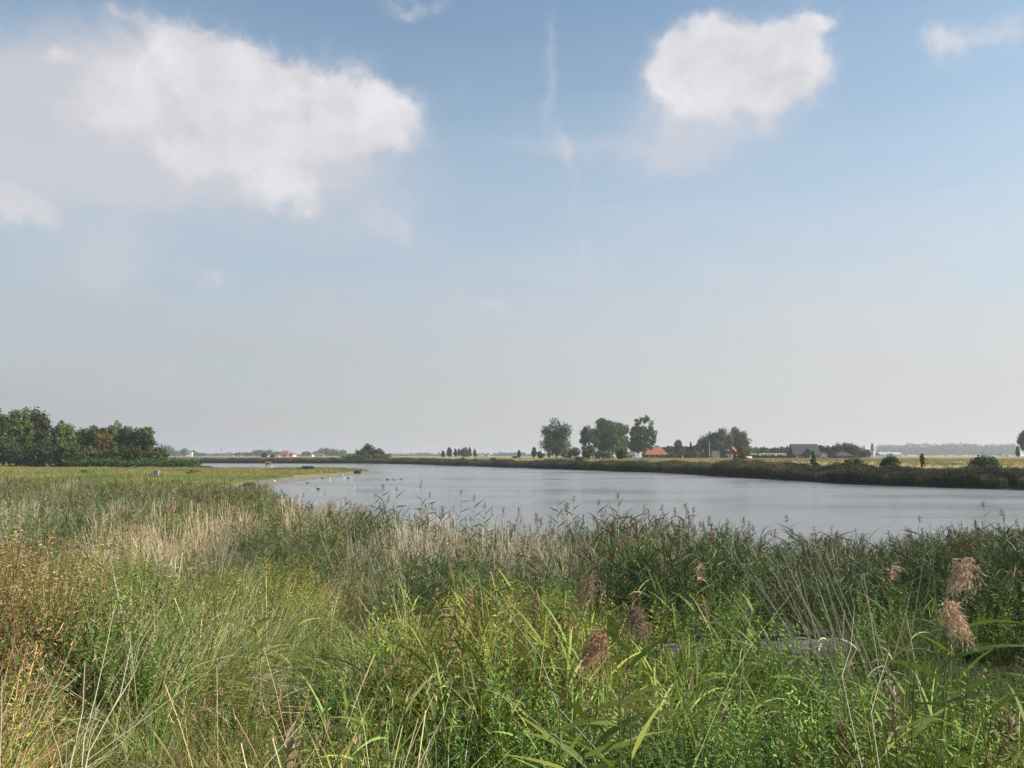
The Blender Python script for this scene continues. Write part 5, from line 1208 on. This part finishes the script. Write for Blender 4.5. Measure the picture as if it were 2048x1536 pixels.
stalk((560, 1536, 2.6), (610, 1440, 3.0), .004, 'short pale stalk near the bottom, left of centre', 2, .02, PALE_W, GD, bl=.2)
stalk((880, 1440, 3.6), (905, 1360, 3.8), .003, 'short whitish twig pair in the dark gap at bottom centre', 2, .02, (.6, .55, .45), GD, bl=.15)
stalk((720, 1536, 2.6), (860, 1478, 2.9), .0035, 'low arching pale stalk left of bottom centre', 0, -.16, (.6, .52, .34), GD)
for i, (px, yt) in enumerate([(640, 1270), (300, 1150), (470, 1180), (560, 1150), (1010, 1200), (735, 1235)]):
    stalk((px - 12, yt + 110, 6.2), (px, yt, 6.6), .0035, ['thin dead stalk above the dock plant', 'thin dead stalk above the rusty weeds', 'thin dead stalk left of the upright yellow reeds', 'thin dead stalk right of the yellow weeds', 'twiggy grey stalk at the foot of the pale leaning stalk', 'thin dead stalk over the bright grass left of centre'][i], 3, .03, (.42, .33, .22), GD, bl=.18)
# straw fan: broken reeds leaning left together
def fan(px, py, d, label, n, lean, L, seed, r=.006, group='fans of broken straw reeds'):
    random.seed(seed); x = at(px, py, d)[0]; e = empty('straw_clump', (x, d, gz(x, d)))
    for i in range(n):
        def f(mb):
            a = random.gauss(lean, .22); p = Vector((random.gauss(0, .16), random.gauss(0, .12), -.03)); dd = Vector((a, random.gauss(0, .15), 1)).normalized(); l = L * random.uniform(.6, 1.1)
            pts = [p + dd * l * t + Vector((lean * .18 * t * t, 0, -.05 * t * t)) for t in (0, .25, .5, .75, 1)]
            mb.tube(pts, [r, r * .9, r * .75, r * .55, r * .3], jc(random.choice(STRAW), .15), 4)
            if random.random() < .6: mb.ribbon(pts[2], (random.gauss(0, 1), random.gauss(0, .5), .5), .25, .014, 4, 4, jc(random.choice(STRAW), .2))
        part_mesh('stem', e, f, M_STRAW)
    tag(e, label, 'straw reeds', group)
fan(1730, 1310, 6.4, 'fan of pale straw reeds leaning left at the right end of the slab path', 30, -.45, 1.75, 5, .0065)
fan(1790, 1270, 6.9, 'smaller straw clump standing upright right of the fan', 12, -.1, 1.75, 6, .006)
GA = 'clumps of straw reeds in the reed bed'
for px, d, n, ln, L, lb in [(205, 23.4, 26, -.2, 1.7, 'straw clump at the left front of the reed bed'), (432, 21.2, 34, .15, 1.9, 'tallest pale straw clump in the left part of the reed bed'), (480, 20.4, 26, .4, 1.6, 'straw clump leaning right beside the tallest pale one'), (330, 22.4, 24, .05, 1.7, 'straw clump between the left front one and the tallest'),
    (845, 17.5, 36, .35, 1.9, 'broad straw clump leaning right in the centre of the reed bed'), (700, 18.2, 24, .1, 1.8, 'straw clump left of the broad central one'), (1190, 15.0, 26, .05, 1.7, 'straw clump before the cape of reeds'), (1270, 15.2, 24, -.05, 1.7, 'straw clump under the cape of reeds'), (1000, 16.5, 24, .12, 1.8, 'straw clump right of the broad central one')]:
    fan(px, 1100, d, lb, n, ln, L, int(px), .011, GA)
# docks and broad leaves
def dock(px, d, s, n, label, up=.35):
    random.seed(int(px)); x = at(px, 1400, d)[0]; e = empty('dock_plant', (x, d, gz(x, d) + up))
    for i in range(n):
        a = 6.283 * i / n + random.gauss(0, .3); el = random.uniform(.25, .9)
        def f(mb):
            L = s * random.uniform(.75, 1.15); seg = 7; W = L * .36; vs = []; p = Vector((0, 0, 0)); dd = Vector((math.cos(a), math.sin(a), el)).normalized(); sd = Vector((-math.sin(a), math.cos(a), 0))
            for k in range(seg + 1):
                t = k / seg; w = W * .5 * (math.sin(math.pi * min(1, max(.02, (t - .12) / .88))) ** .7 if t > .12 else .06) + .004; wob = Vector((0, 0, .012 * math.sin(k * 2.3)))
                vs += [tuple(p - sd * w + Vector((0, 0, w * .35)) + wob), tuple(p), tuple(p + sd * w + Vector((0, 0, w * .35)) - wob)]
                p = p + dd * L / seg; dd = (dd + Vector((0, 0, -.22))).normalized()
            fs = []
            for k in range(seg):
                b = k * 3; fs += [(b, b + 1, b + 4, b + 3), (b + 1, b + 2, b + 5, b + 4)]
            mb.poly(vs, fs, jc((0.085, 0.16, 0.035), .15))
        o = part_mesh('leaf', e, f); o.data.shade_smooth()
    part_mesh('stem', e, lambda mb: mb.tube([(0, 0, -up - .03), (.01, 0, .04)], [.012, .008], (0.12, 0.08, 0.04), 6))
    tag(e, label, 'dock plant', 'broad leaved plants on the near bank')
dock(640, 4.3, .22, 8, 'dark broad leaved dock plant alone left of centre', .18)
dock(765, 3.1, .17, 9, 'broad leaved plant near the bottom, left of bottom centre', .22)
dock(805, 3.0, .16, 8, 'upright broad leaved plant right beside the one left of bottom centre', .3)
dock(915, 2.75, .16, 8, 'broad leaved plant cut by the bottom edge of the photo', .2)
dock(660, 7.0, .2, 6, 'small broad leaved plant further back before the dark reeds', .3)

# ------------------------------------------------------------------ haze (one closed box of even air)
def build_haze():
    m, q, out = newmat('haze_air')
    v = q.new('ShaderNodeVolumePrincipled'); v.inputs['Color'].default_value = (0.93, 0.94, 0.97, 1); v.inputs['Density'].default_value = HAZE; v.inputs['Anisotropy'].default_value = 0.2
    q.nt.links.new(v.outputs[0], out.inputs['Volume'])
    mb = MB(); mb.box(-6300, 6300, -6300, 6300, -4.5, 42); o = mb.build('haze', m); tag(o, 'pale even haze in the air', 'haze', kind='stuff')
HAZE = 0.00021
build_haze()
